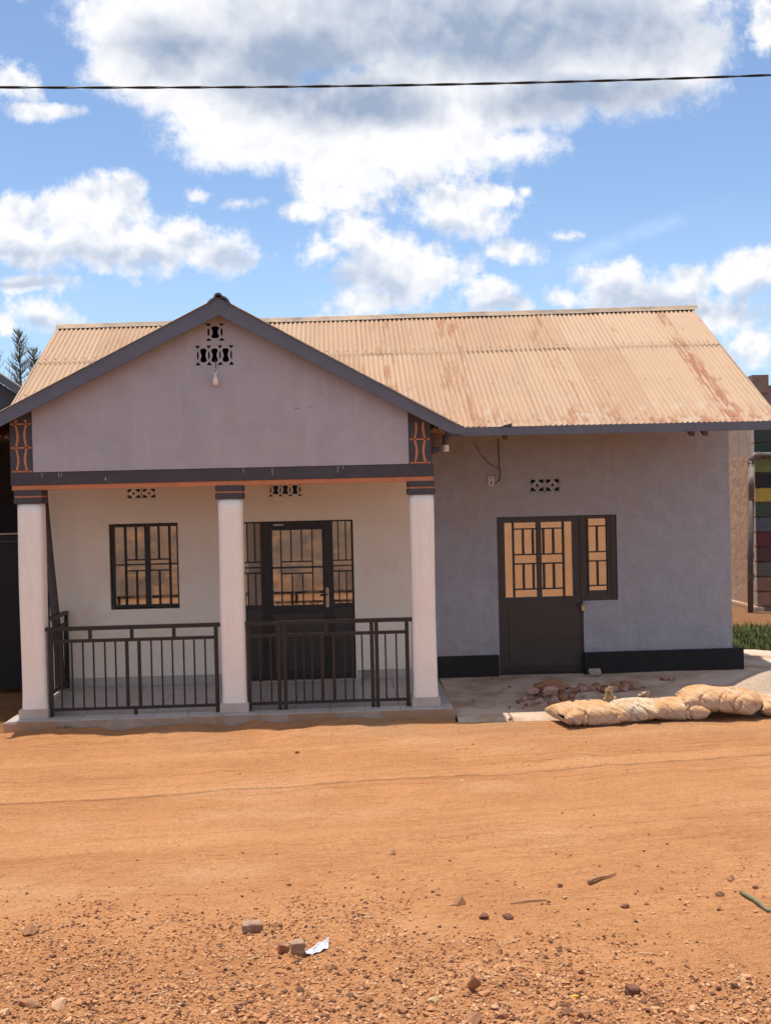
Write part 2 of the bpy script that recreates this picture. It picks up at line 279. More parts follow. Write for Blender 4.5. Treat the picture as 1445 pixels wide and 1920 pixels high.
# ---------------------------------------------------------------- builders
def empty(name, loc=(0, 0, 0)):
    o = bpy.data.objects.new(name, None); COL.objects.link(o); o.location = loc; o.empty_display_size = .1; return o
def tag(o, label=None, cat=None, group=None, kind=None):
    if label: o['label'] = label
    if cat: o['category'] = cat
    if group: o['group'] = group
    if kind: o['kind'] = kind
    return o
def link(name, me, mat=None, parent=None, loc=None, rot=None):
    o = bpy.data.objects.new(name, me); COL.objects.link(o)
    if mat and not me.materials: me.materials.append(mat)
    if parent is not None:
        o.parent = parent
        o.matrix_parent_inverse = Matrix.Translation(parent_loc(parent)).inverted()
    if loc is not None: o.location = loc
    if rot is not None: o.rotation_euler = rot
    return o
def parent_loc(p):
    v = Vector(p.location)
    return v if p.parent is None or p.type == 'MESH' and p.parent is None else (v if p.type == 'EMPTY' else v)
class MB:
    def __init__(s): s.bm = bmesh.new()
    def box(s, x0, x1, y0, y1, z0, z1, bev=0):
        r = bmesh.ops.create_cube(s.bm, size=1, matrix=Matrix.Translation(((x0 + x1) / 2, (y0 + y1) / 2, (z0 + z1) / 2)) @ Matrix.Diagonal((abs(x1 - x0), abs(y1 - y0), abs(z1 - z0), 1)))
        if bev:
            es = set(e for v in r['verts'] for e in v.link_edges)
            bmesh.ops.bevel(s.bm, geom=list(es), offset=bev, segments=2, affect='EDGES')
        return s
    def prism(s, pts, y0, y1):          # polygon in x,z extruded along y
        a = [s.bm.verts.new((x, y0, z)) for x, z in pts]; b = [s.bm.verts.new((x, y1, z)) for x, z in pts]
        s.bm.faces.new(a); s.bm.faces.new(b[::-1]); n = len(pts)
        for i in range(n): s.bm.faces.new((a[i], b[i], b[(i + 1) % n], a[(i + 1) % n]))
        return s
    def loft(s, rings, cap=True):
        vs = [[s.bm.verts.new(p) for p in r] for r in rings]; n = len(vs[0])
        for a, b in zip(vs, vs[1:]):
            for i in range(n): s.bm.faces.new((a[i], a[(i + 1) % n], b[(i + 1) % n], b[i]))
        if cap: s.bm.faces.new(vs[0][::-1]); s.bm.faces.new(vs[-1])
        return s
    def lathe(s, prof, c, seg=16):
        return s.loft([[(c[0] + r * math.cos(2 * math.pi * k / seg), c[1] + r * math.sin(2 * math.pi * k / seg), c[2] + z) for k in range(seg)] for r, z in prof])
    def tube(s, pts, r, seg=8, caps=True):
        pts = [Vector(p) for p in pts]; rings = []
        for i, p in enumerate(pts):
            d = (pts[min(i + 1, len(pts) - 1)] - pts[max(i - 1, 0)]).normalized()
            a = d.cross(Vector((0, 0, 1)) if abs(d.z) < .95 else Vector((0, 1, 0))).normalized(); b = d.cross(a)
            rr = r[i] if hasattr(r, '__len__') else r
            rings.append([p + (a * math.cos(2 * math.pi * k / seg) + b * math.sin(2 * math.pi * k / seg)) * rr for k in range(seg)])
        return s.loft(rings, caps)
    def quads(s, vs, fs):
        q = [s.bm.verts.new(v) for v in vs]
        for f in fs: s.bm.faces.new([q[i] for i in f])
        return s
    def mesh(s, name, smooth=False):
        bmesh.ops.recalc_face_normals(s.bm, faces=s.bm.faces)
        me = bpy.data.meshes.new(name); s.bm.to_mesh(me); s.bm.free()
        if smooth: me.shade_smooth()
        return me
    def build(s, name, mat, parent=None, smooth=False, auto=None):
        me = s.mesh(name, smooth or auto is not None)
        if auto is not None: me.set_sharp_from_angle(angle=R(auto))
        return link(name, me, mat, parent)

def plate(name, outer, holes, y0, y1, mat, parent=None):
    """filled outline (x,z) with holes, from y0 to y1"""
    cu = bpy.data.curves.new(name, 'CURVE'); cu.dimensions = '2D'; cu.fill_mode = 'BOTH'; cu.extrude = abs(y1 - y0) / 2
    for pl in [outer] + holes:
        sp = cu.splines.new('POLY'); sp.points.add(len(pl) - 1); sp.use_cyclic_u = True
        for p, q in zip(sp.points, pl): p.co = (q[0], q[1], 0, 1)
    tmp = bpy.data.objects.new(name, cu); COL.objects.link(tmp)
    bpy.context.view_layer.update()
    me = bpy.data.meshes.new_from_object(tmp.evaluated_get(bpy.context.evaluated_depsgraph_get()))
    bpy.data.objects.remove(tmp); bpy.data.curves.remove(cu)
    me.transform(Matrix.Translation((0, (y0 + y1) / 2, 0)) @ Matrix.Rotation(math.pi / 2, 4, 'X'))
    me.materials.clear(); me.name = name
    return link(name, me, mat, parent)
def rect(x0, x1, z0, z1): return [(x0, z0), (x1, z0), (x1, z1), (x0, z1)]

# ---------------------------------------------------------------- ground
rs = np.random.RandomState(3)
_TB = {}
def vnoise(x, y, f, seed):
    T = _TB.get(seed)
    if T is None: T = _TB[seed] = np.random.RandomState(seed).rand(256, 256)
    x = x * f + 37.1; y = y * f + 81.7
    xi = np.floor(x).astype(int); yi = np.floor(y).astype(int); fx = x - xi; fy = y - yi
    fx = fx * fx * (3 - 2 * fx); fy = fy * fy * (3 - 2 * fy)
    g = lambda a, b: T[a % 256, b % 256]
    return (g(xi, yi) * (1 - fx) + g(xi + 1, yi) * fx) * (1 - fy) + (g(xi, yi + 1) * (1 - fx) + g(xi + 1, yi + 1) * fx) * fy - .5
def fbm(x, y, f, o, seed):
    return sum(vnoise(x, y, f * 2 ** k, seed + k) * .55 ** k for k in range(o))
def sstep(a, b, x):
    t = np.clip((x - a) / (b - a), 0, 1); return t * t * (3 - 2 * t)
def ground_z(x, y):
    x = np.asarray(x, float); y = np.asarray(y, float)
    z = -.12 + 0 * x
    z = z + .05 * sstep(-2.9, -2.0, y) * sstep(1.5, 1.1, x)                                          # rises to the house
    st = sstep(4.6, 2.6, x + .5 * fbm(x, y, .5, 3, 44)); z = z + .85 * (st * sstep(-11.4, -12.9, y + .35 * fbm(x, y, 1.1, 4, 47)) + (1 - st) * sstep(-10.6, -15.6, y)) + 1.7 * sstep(-16.2, -23, y + .9 * fbm(x, y, .35, 3, 50)) + .5 * sstep(-23, -60, y)
    z = z + .10 * fbm(x, y, .6, 4, 60) * sstep(-11, -14, y) * 3
    z = z + .22 * sstep(3.0, 7.0, y) * sstep(5, 7, x)
    return z
def relief(x, y):
    r = .035 * fbm(x, y, .55, 3, 5) + .022 * fbm(x, y, 2.6, 4, 11)
    near = sstep(-7.2, -9.4, y + .8 * fbm(x, y, .7, 3, 21))
    r = r + near * .030 * fbm(x, y, 5.5, 4, 31)
    r = r + .030 * sstep(-3.3, -2.5, y) * sstep(1.6, .2, x) * (1 + 2.2 * fbm(x, y, 2.2, 3, 41))   # loose soil pushed against the step
    for c, w, a in ((-4.55, .10, -.014), (-5.7, .16, -.012), (-4.75, .05, .010), (-6.3, .10, -.010), (-3.7, .1, -.006)):
        r = r + a * np.exp(-((y - .115 * x - c + .15 * fbm(x, y * 0, .5, 2, 71)) / w) ** 2)
    return r
def grid_mesh(name, xs, ys, zf, mat):
    gx, gy = np.meshgrid(xs, ys); gz = zf(gx, gy); n, m = gx.shape
    v = np.stack([gx, gy, gz], -1).reshape(-1, 3)
    i = np.arange(n * m).reshape(n, m)
    f = np.stack([i[:-1, :-1], i[:-1, 1:], i[1:, 1:], i[1:, :-1]], -1).reshape(-1, 4)
    me = bpy.data.meshes.new(name); me.from_pydata(v.tolist(), [], f.tolist()); me.shade_smooth()
    return link(name, me, mat)
def coarse(a, b, step, far):
    inner = np.arange(a, b + .01, step); out = [a - 2, a - 5, a - 12, a - 30, a - 80, a - far][::-1]; out2 = [b + 2, b + 5, b + 12, b + 30, b + 80, b + far]
    return np.array(out + list(inner) + out2)
RX0, RX1, RY0, RY1 = -6.5, 8.0, -10.9, -2.25
def gz(x, y):
    z = ground_z(x, y)
    ins = sstep(RX0 - .1, RX0 + .15, x) * sstep(RX1 + .1, RX1 - .15, x) * sstep(RY0 - .1, RY0 + .15, y) * sstep(RY1 + .1, RY1 - .15, y)
    apr = sstep(1.25, 1.5, x) * sstep(7.5, 7.2, x) * sstep(-2.6, -2.4, y) * sstep(1.95, 1.7, y)
    return z - .07 * ins - .012 - .12 * apr
g = grid_mesh('ground', coarse(-16, 16, .5, 400), coarse(-40, 14, .5, 400), gz, SOIL2); tag(g, kind='structure')
def rz(x, y):
    e = np.minimum(np.minimum(x - RX0, RX1 - x), np.minimum(y - RY0, np.where(x > 1.3, -2.42, RY1) - y))
    return ground_z(x, y) + relief(x, y) - .09 * (1 - sstep(0, .25, e))
road = grid_mesh('road', np.arange(RX0, RX1, .032), np.arange(RY0, RY1, .026), rz, SOIL); tag(road, kind='structure')
def surf(x, y):
    if y > RY1 - .2: return float(ground_z(x, y))
    return float(ground_z(x, y) + relief(np.array(x), np.array(y)))

# cement apron in front of and beside the right-hand wing
def apron_z(x, y): return -.012 - .085 * sstep(-.2, -2.4, y) + .012 * fbm(x, y, 1.1, 4, 90) + .004 * fbm(x, y, 6, 3, 95)
xs = np.arange(1.32, 7.6, .06); ys = np.arange(-2.62, 1.9, .06)
def apz(x, y):
    e = y - (-2.50 + .10 * fbm(x, y * 0, 1.6, 3, 97))
    return apron_z(x, y) - .10 * (1 - sstep(-.06, .04, e)) - .1 * sstep(5.9, 7.4, x)
ap = grid_mesh('apron', xs, ys, apz, APRON); tag(ap, kind='structure')

# ---------------------------------------------------------------- the house
H = empty('house')
tag(H, 'single-storey mauve and white house with columned gable porch and rusty tan corrugated roof', 'house')
XL, XR = -3.82, 5.33
FY = -2.2                      # front face of the columns and of the gable
# openings in the front wall
PW = (-3.02, -2.11, 1.02, 2.16)
PD = (-1.30, .217, .0, 2.145)
WD = (2.15, 3.30, .0, 2.126)
WW = (3.29, 3.775, .97, 2.13)
wall_l = plate('wall', rect(XL, 1.0, -.1, 3.35), [rect(*PW), rect(*PD), rect(-2.775, -2.385, 2.49, 2.63), rect(-.905, -.44, 2.475, 2.65)], 0, .2, CREAM, H)
outer = [(1.0, -.1), (WD[0], -.1), (WD[0], WD[3]), (WW[1], WD[3]), (WW[1], WW[2]), (WD[1], WW[2]), (WD[1], -.1), (XR, -.1), (XR, 3.6), (1.0, 3.6)]
wall_r = plate('wall', outer, [rect(2.61, 3.02, 2.45, 2.635)], 0, .2, GREY, H)
b = MB(); b.box(XL, XL + .2, .2, 4.6, -.1, 3.4); b.build('wall', GREY, H)
b = MB(); b.prism([(0.2, -.1), (4.6, -.1), (4.6, 3.5), (1.5, 5.0), (.2, 4.28)], 0, .2)
me = b.mesh('wall'); me.transform(Matrix.Translation((XR - .2, 0, 0)) @ Matrix(((0, 1, 0, 0), (1, 0, 0, 0), (0, 0, 1, 0), (0, 0, 0, 1)))); link('wall', me, GREY, H)
b = MB(); b.box(XL + .2, XR - .2, 4.4, 4.6, -.1, 3.4); b.build('wall', GREY, H)
# black plinth under the wing
for x0, x1 in ((1.31, 2.135), (3.285, 5.46)):
    b = MB(); b.box(x0, x1, -.07, -.003, -.08, .275, .006); b.build('plinth', BLACKP, H)
b = MB(); b.box(XR + .003, 5.46, .0, 4.6, -.08, .262, .006); b.build('plinth', BLACKP, H)

# ventilation blocks
def claustra(x0, x1, z0, z1, n, y, mat):
    p = (x1 - x0) / (n + .6); h = z1 - z0; holes = []; cz = (z0 + z1) / 2
    a = x0 + .3 * p
    for i in range(n):
        c = a + (i + .5) * p
        pts = []
        for s in (1, -1):
            prof = [(.0, .34), (.16, .335), (.29, .28), (.30, .20), (.22, .09), (.19, 0)]
            side = [(s * q[0], q[1]) for q in prof]; lower = [(s * q[0], -q[1]) for q in prof[-2::-1]]
            seq = side + lower
            pts += seq if s == 1 else seq[::-1][1:-1]
        holes.append([(c + u * p, cz + w * h) for u, w in pts])
    for i in range(n + 1):
        c = a + i * p
        holes.append([(c + u * p, cz + w * h) for u, w in ((-.05, -.2), (.05, -.2), (.09, 0), (.05, .2), (-.05, .2), (-.09, 0))])
        for s in (1, -1):
            holes.append([(c + u * p, cz + s * w * h) for u, w in ((-.24, .48), (.24, .48), (.05, .33), (-.05, .33))])
    return plate('vent_block', rect(x0, x1, z0, z1), holes, y, y + .05, mat, H)
def petal(x0, x1, z0, z1, y, mat):
    c, d = (x0 + x1) / 2, (z0 + z1) / 2; w, h = (x1 - x0) / 2, (z1 - z0) / 2; holes = []
    for sx in (1, -1):
        for sz in (1, -1):
            holes.append([(c + sx * u * w, d + sz * q * h) for u, q in ((.88, .84), (.22, .84), (.25, .62), (.42, .46), (.62, .30), (.84, .26))])
    holes.append([(c + .24 * w, d), (c, d + .26 * h), (c - .24 * w, d), (c, d - .26 * h)])
    return plate('vent_block', rect(x0, x1, z0, z1), holes, y, y + .05, mat, H)
petal(2.61, 2.812, 2.45, 2.635, .012, GREY); petal(2.818, 3.02, 2.45, 2.635, .012, GREY)
petal(-2.775, -2.585, 2.49, 2.63, .008, CREAM); petal(-2.575, -2.385, 2.49, 2.63, .008, CREAM)
claustra(-.905, -.44, 2.475, 2.65, 3, .008, CREAM)

# porch platform with floor tiles
pf = MB(); pf.box(-3.80, 1.31, -2.36, 0, -.16, -.012, .006); plat = pf.build('porch_platform', GROUT, H)
tw = .405; nx = 12; ny = 6
t0 = MB(); t0.box(0, tw - .006, 0, .385 - .006, -.011, 0, .0015); tme = t0.mesh('floor_tile'); tme.materials.append(TILE)
x = -3.77
for i in range(nx + 1):
    for j in range(ny):
        w = min(tw, 1.285 - (-3.77 + i * tw)) / tw
        if w < .1: continue
        o = link('floor_tile', tme, None, plat, (-3.77 + i * tw, -2.34 + j * .389, 0)); o.scale.x = w
sk0 = MB(); sk0.box(0, .396, -.012, -.001, .002, .125, .002); sme = sk0.mesh('skirting_tile'); sme.materials.append(TILE)
for i in range(12):
    xx = -3.70 + i * .4
    if PD[0] - .4 < xx < PD[1] - .02: continue
    link('skirting_tile', sme, None, wall_l, (xx, 0, 0))
link('skirting_tile', sme, None, wall_l, (PD[1] + .02, 0, 0)).scale.x = .55

# columns
def superring(cx, cy, w, z, n=28, p=4.5):
    out = []
    for k in range(n):
        a = 2 * math.pi * k / n; c, s = math.cos(a), math.sin(a)
        out.append((cx + w / 2 * math.copysign(abs(c) ** (2 / p), c), cy + w / 2 * math.copysign(abs(s) ** (2 / p), s), z))
    return out
def column(cx):
    cy = FY + .155
    b = MB(); rings = []
    for k, z in enumerate(np.linspace(.0, 2.46, 22)):
        wob = .284 + .004 * math.sin(z * 3 + cx) + (.012 if z < .15 else 0)
        rings.append(superring(cx + .003 * math.sin(z * 2.1 + cx * 3), cy, wob, float(z)))
    col = b.loft(rings).build('column', WHITE, H, smooth=True)
    b = MB(); b.box(cx - .165, cx + .165, cy - .165, cy + .165, -.004, .108, .006); b.build('base', TILE, col)
    for z0, z1, w, m_ in ((2.455, 2.525, .315, DARK), (2.525, 2.545, .296, ORANGE), (2.545, 2.612, .311, DARK)):
        b = MB(); b.box(cx - w / 2, cx + w / 2, cy - w / 2, cy + w / 2, z0, z1, .004 if m_ is DARK else 0); b.build('capital_band', m_, col)
for cx in (-3.50, -1.222, .988): column(cx)

# lintel
b = MB(); b.box(-3.685, 1.135, FY - .004, FY + .30, 2.663, 2.812, .004); b.build('lintel', DARK, H)
b = MB(); b.box(-3.675, 1.125, FY + .008, FY + .29, 2.609, 2.664); b.build('lintel_band', ORANGE, H)
for x, l, c in ((-3.33, .05, 0), (-3.14, .06, 0), (-3.11, .04, 0), (-2.62, .03, 1), (-.72, .085, 0), (.03, .07, 0), (.09, .03, 0), (-1.05, .05, 0)):
    b = MB(); zz = 2.80 if not c else 2.73
    b.prism([(x - .004, zz), (x + .004, zz), (x + .002 + c * .01, zz - l), (x - .002 + c * .01, zz - l)], FY - .0062, FY - .004); b.build('paint_drip', MAUVE if not c else WHITE, H)

# gable
AP = (-1.266, 4.735); LT = (-3.74, 3.495); RT = (1.39, 3.255)
sl = (AP[1] - LT[1]) / (AP[0] - LT[0]); sr = (AP[1] - RT[1]) / (RT[0] - AP[0])
def rl(x): return AP[1] - (sl * (AP[0] - x) if x < AP[0] else sr * (x - AP[0]))
D_ = .10
plate('gable_wall', [(-3.425, 2.812), (.848, 2.812), (.848, rl(.848) - D_), (AP[0], AP[1] - D_), (-3.425, rl(-3.425) - D_)],
      [rect(-1.452, -1.212, 4.262, 4.470), rect(-1.572, -1.117, 3.985, 4.220)], FY - .014, FY + .2, MAUVE, H)
claustra(-1.452, -1.212, 4.262, 4.470, 1, FY - .012, MAUVE); claustra(-1.572, -1.117, 3.985, 4.220, 3, FY - .012, MAUVE)
for x, z, w in ((-.42, 3.475, .055), (-.27, 3.49, .05)):
    MB().prism([(x - w / 2, z - .008), (x + w / 2, z - .001), (x + w / 2, z + .009), (x - w / 2, z + .004)], FY - .0158, FY - .0142).build('scuff_mark', M('scuff', (.25, .22, .235)), H)
def vine(cx, zb, zt, side, par):
    # curved terracotta lines painted on the dark corner panel
    def line(pts, w):
        vs = []; fs = []
        for i, (x, z) in enumerate(pts):
            j = random.uniform(.8, 1.25)
            vs += [(x - w * j, FY - .0025, z), (x + w * j, FY - .0025, z)]
            if i: fs.append((2 * i - 2, 2 * i - 1, 2 * i + 1, 2 * i))
        MB().quads(vs, fs).build('painted_line', ORANGE, par)
    hz = .27; z = zb
    while z < zt - .02:
        top = min(z + hz, zt)
        for s in (-1, 1):
            pts = []
            for k in range(12):
                f = k / 11; zz = z + f * hz
                if zz > top: break
                pts.append((cx + s * (.062 - .024 * math.sin(math.pi * f)), zz))
            if len(pts) > 1: line(pts, .0125)
        vs = [(cx - .116, FY - .0025, z - .007), (cx + .116, FY - .0025, z - .008), (cx + .116, FY - .0025, z + .008), (cx - .116, FY - .0025, z + .009)]
        MB().quads(vs, [(0, 1, 2, 3)]).build('painted_line', ORANGE, par)
        z += hz
for x0, x1 in ((-3.682, -3.427), (.850, 1.112)):
    b = MB(); b.prism([(x0, 2.812), (x1, 2.812), (x1, rl(x1) - D_), (x0, rl(x0) - D_)], FY - .001, FY + .2)
    pn = b.build('corner_panel', DARK, H)
    vine((x0 + x1) / 2, 2.822, min(rl(x0), rl(x1)) - .10, 1, pn)

# ---- main roof
RL, RR_ = -3.95, 5.32; YE, YR_ = -1.9, 1.5
def roof_pt(x, f):             # f 0 eave .. 1 ridge
    k = (x - RL) / (RR_ - RL); ze = 3.245 - .004 * k; zr = 5.005 + .115 * k
    sag = -.018 * math.sin(math.pi * f) * (1 + .5 * math.sin(x * 1.3))
    return YE + (YR_ - YE) * f, ze + (zr - ze) * f + sag
roof = empty('roof'); roof.parent = H
PIT = .0655; NC = 11
def sheet(x0, x1, f0, f1, lift, seed, back=False):
    rnd = random.Random(seed); n = int(round((x1 - x0) / PIT)) * 8; m_ = 9
    e0 = rnd.uniform(-.004, .004); vs = []; fs = []; ph = rnd.uniform(-.12, .12); tilt = rnd.uniform(-.004, .004)
    for j in range(m_ + 1):
        for i in range(n + 1):
            x = x0 + (x1 - x0) * i / n; f = f0 + e0 + (f1 - f0) * j / m_
            y, z = roof_pt(x, f)
            if back: y = 2 * YR_ - y
            z += .0145 * math.sin(2 * math.pi * (x - RL) / PIT) + lift + tilt * (i / n) + .003 * mnoise.noise((x * 2, y * 2, seed))
            vs.append((x + tilt * j * .3, y, z))
    for j in range(m_):
        for i in range(n):
            a = j * (n + 1) + i; fs.append((a, a + 1, a + n + 2, a + n + 1))
    me = bpy.data.meshes.new('roofing_sheet'); me.from_pydata(vs, [], fs); me.shade_smooth()
    return link('roofing_sheet', me, IRON, roof)
FL = (.28 - YE) / (YR_ - YE)
ncol = 13; wsh = (RR_ - RL) / ncol
for i in range(ncol):
    x0 = RL + i * wsh; x1 = x0 + wsh + (PIT if i < ncol - 1 else 0)
    li = .004 * (i % 2)
    sheet(x0, x1, -.008, FL + .04, li, i); sheet(x0, x1, FL - .012, .995, li + .009, 50 + i)
    sheet(x0, x1, -.06, .995, li, 90 + i, True)
# roofing nails with their washers
nail = MB(); nail.lathe([(.011, 0), (.010, .003), (.004, .006)], (0, 0, 0), 7); nme = nail.mesh('roofing_nail'); nme.materials.append(M('nail_rust', (.16, .09, .06), None, 10, .7))
for f, st in ((.025, 3), (.33, 5), (FL + .012, 2), (.97, 7)):
    k = 0
    while True:
        x = RL + PIT * (.25 + st * k) + PIT * 1; k += 1
        if x > RR_ - .03: break
        if random.random() < .12: continue
        y, z = roof_pt(x, f)
        link('roofing_nail', nme, None, roof, (x, y, z + .0185 + (.012 if f > FL else 0)), (.49, 0, random.random()))
# ridge capping
for i in range(6):
    x0 = RL - .02 + i * 1.555; x1 = x0 + 1.59
    rg = []
    for x in np.linspace(x0, x1, 6):
        _, z = roof_pt(x, 1.0); z += .012 + .004 * (i % 2)
        prof = [(-.13, -.052), (-.05, -.008), (-.035, .012), (-.018, .026), (0, .031), (.018, .026), (.035, .012), (.05, -.008), (.13, -.052)]
        rg.append([(x, YR_ + py, z + pz) for py, pz in prof])
    vs = [p for r in rg for p in r]; fs = [(a * 9 + k, a * 9 + k + 1, a * 9 + k + 10, a * 9 + k + 9) for a in range(5) for k in range(8)]
    me = bpy.data.meshes.new('ridge_cap'); me.from_pydata(vs, [], fs); me.shade_smooth(); link('ridge_cap', me, M('ridge_iron', (.42, .30, .19), (.20, .15, .12), 3, .7), roof)
# fascia of the wing with its torn scrap and rafter ends
b = MB(); b.box(1.30, RR_ + .06, YE - .045, YE - .018, 3.128, 3.232, .003); b.build('fascia_board', FASC, roof)
b = MB(); b.prism([(1.94, 3.22), (2.09, 3.222), (2.088, 3.275), (2.06, 3.262), (2.0, 3.25), (1.975, 3.235)], YE - .05, YE - .047); b.build('torn_flashing', DARK, roof)
for x in (2.02, 4.26, 4.42):
    b = MB(); b.prism([(-1.86, 3.075), (-1.86, 3.20), (.0, 4.18), (.0, 4.06)], -.03, .03)
    me = b.mesh('rafter'); me.transform(Matrix.Translation((x, 0, 0)) @ Matrix(((0, 1, 0, 0), (1, 0, 0, 0), (0, 0, 1, 0), (0, 0, 0, 1)))); link('rafter', me, M('rafter_wood', (.16, .085, .055), (.12, .07, .05), 10), roof)
# verge boards
for x in (RL - .02, RR_ + .02):
    vs = []
    for f in (0, 1.0):
        y, z = roof_pt(x, f); vs += [(y, z - .02), (y, z - .12)]
    b = MB(); b.prism([vs[0], vs[2], vs[3], vs[1]], -.012, .012); me = b.mesh('verge_board')
    me.transform(Matrix.Translation((x, 0, 0)) @ Matrix(((0, 1, 0, 0), (1, 0, 0, 0), (0, 0, 1, 0), (0, 0, 0, 1)))); link('verge_board', me, M('tan_verge', (.40, .28, .18), (.32, .22, .14), 6), roof)
# porch roof: two slopes running back under the main roof
def pslope(xa, xb, nsh, seed):
    y0, y1 = -2.42, .9; n = nsh
    for i in range(n):
        ya = y0 + (y1 - y0) * i / n; yb = y0 + (y1 - y0) * (i + 1) / n + .06
        nc = max(2, int((yb - ya) / .0655)) * 6; vs = []; fs = []
        for j in range(2):
            x = xa if j == 0 else xb
            for k in range(nc + 1):
                y = ya + (yb - ya) * k / nc
                vs.append((x, y, rl(x) - .012 + .009 * math.sin(2 * math.pi * y / .0655) + .003 * (i % 2)))
        for k in range(nc): fs.append((k, k + 1, nc + 2 + k, nc + 1 + k))
        me = bpy.data.meshes.new('roofing_sheet'); me.from_pydata(vs, [], fs); me.shade_smooth(); link('roofing_sheet', me, IRON, roof)
pslope(-4.12, AP[0], 4, 1); pslope(AP[0], 1.40, 4, 2)
# gable fascia boards
yf0, yf1 = -2.40, -2.365
hf = .185
b = MB(); b.prism([(-4.14, rl(-4.14)), (AP[0], AP[1]), (AP[0], AP[1] - hf - .02), (-4.14, rl(-4.14) - hf + .02)], yf0, yf1); b.build('fascia_board', FASC, roof)
b = MB(); b.prism([(AP[0] + .001, AP[1]), (1.47, rl(1.47) + .005), (1.47, 3.13), (1.36, 3.135), (1.27, 3.165), (AP[0] + .001, AP[1] - hf - .02)], yf0 + .002, yf1 + .002); b.build('fascia_board', FASC, roof)
b = MB(); b.box(1.465, 1.475, yf0 + .004, YE - .02, 3.13, 3.225); b.build('fascia_return', FASC, roof)
# ridge cap of the porch, seen end on
pr = [(-.125, -.065), (-.09, -.03), (-.055, -.012), (-.042, .022), (-.02, .04), (.012, .043), (.035, .03), (.05, .008), (.085, -.006), (.115, -.035), (.135, -.075)]
vs = [(AP[0] + px_, y, AP[1] + pz) for y in (-2.43, .8) for px_, pz in pr]; n_ = len(pr)
me = bpy.data.meshes.new('ridge_cap'); me.from_pydata(vs, [], [(k, k + 1, n_ + k + 1, n_ + k) for k in range(n_ - 1)])
o = link('ridge_cap', me, FASC, roof); o.modifiers.new('s', 'SOLIDIFY').thickness = .022
# bracket beam and pipe stub under the right end of the gable
b = MB(); b.box(1.12, 1.235, -2.12, -2.0, 3.0, 3.16, .004); b.build('beam_end', M('rafter_wood', (.16, .085, .055)), roof)
b = MB(); b.box(1.13, 1.22, -2.1, -.02, 2.955, 3.0, .003); b.build('beam', DARK, roof)
b = MB(); b.tube([(1.30, -1.93, 3.15), (1.30, -1.93, 2.96)], .036, 12); b.build('pipe_stub', PIPEG, roof)
b = MB(); b.tube([(1.30, -1.93, 3.03), (1.30, -1.93, 2.955)], .042, 12); b.build('pipe_socket', PLASW, roof)
# downpipe at the left end of the porch wall
b = MB(); b.tube([(-3.80, -.33, 2.8), (-3.74, -.30, 1.8), (-3.68, -.26, .9), (-3.64, -.22, .02)], .058, 14); b.build('downpipe', PIPEG, H, smooth=True)

# ---- windows and doors
def bars(par, lst, y, mat, d=.014):
    for x0, x1, z0, z1 in lst:
        b = MB(); b.box(x0, x1, y - d, y, z0, z1, .0015); b.build('bar', mat, par)
def vb(x, z0, z1, w=.016): return (x - w / 2, x + w / 2, z0, z1)
def hb(z, x0, x1, w=.016): return (x0, x1, z - w / 2, z + w / 2)
# porch window
x0, x1, z0, z1 = PW
cvX = lambda c: x0 + (c - 85) * (x1 - x0) / 1215; cvZ = lambda c: z1 - (c - 175) * (z1 - z0) / 1495
win = plate('window', rect(x0 + .03, x1 - .004, z0 + .022, z1 - .012), [rect(cvX(180), cvX(700), cvZ(1590), cvZ(235)), rect(cvX(800), cvX(1268), cvZ(1590), cvZ(235))], .03, .07, STEEL, H)
for a, c in ((180, 700), (800, 1268)):
    b = MB(); b.box(cvX(a) - .01, cvX(c) + .01, .055, .061, cvZ(1600), cvZ(228)); o = b.build('pane', GLASS, win)
    if a == 180:   # the left sash stands slightly ajar
        o.rotation_euler.z = R(0.0)
lst = []
for xv, inn in ((cvX(360), cvX(550)), (cvX(1140), cvX(950))):
    lst += [vb(xv, z0 + .03, z1 - .02, .022), vb(inn, cvZ(805), cvZ(200), .018), vb(inn, cvZ(1620), cvZ(1000), .018)]
lst += [hb(cvZ(808), cvX(360), cvX(1140)), hb(cvZ(1000), cvX(360), cvX(1140))]
bars(win, lst, .022, STEEL); bars(win, [hb(cvZ(893), cvX(135), cvX(1290), .02)], .046, STEEL, .012)
# porch door with two sidelights
k_ = .001259
dX = lambda c: .217 + (c - 1245) * k_; dZ = lambda c: 2.145 - (c - 80) * k_
door = plate('door', rect(PD[0] + .005, PD[1] - .004, .006, PD[3] - .004),
             [rect(dX(385), dX(912), dZ(978), dZ(178)), rect(dX(1028), dX(1222), dZ(970), dZ(98)), rect(dX(62), dX(256), dZ(970), dZ(98))], .05, .09, STEEL, H)
for a, c, t_, bt in ((375, 922, 168, 988), (1020, 1230, 90, 980), (54, 264, 90, 980)):
    b = MB(); b.box(dX(a), dX(c), .070, .076, dZ(bt), dZ(t_)); b.build('pane', GLASS, door)
b = MB()
for f in ((300, 345, 100, 1735), (935, 985, 100, 1735), (345, 935, 100, 142), (345, 935, 1015, 1050), (345, 935, 1690, 1735)):
    b.box(dX(f[0]), dX(f[1]), .034, .049, dZ(f[3]), dZ(f[2]), .002)
b.build('leaf_frame', STEEL, door)
b = MB(); b.box(dX(385), dX(920), .042, .0485, dZ(1670), dZ(1070), .004); b.build('panel', BROWNST, door)
for a, c in ((1030, 1228), (60, 262)):
    b = MB(); b.box(dX(a), dX(c), .042, .0485, dZ(1720), dZ(1020), .004); b.build('panel', BROWNST, door)
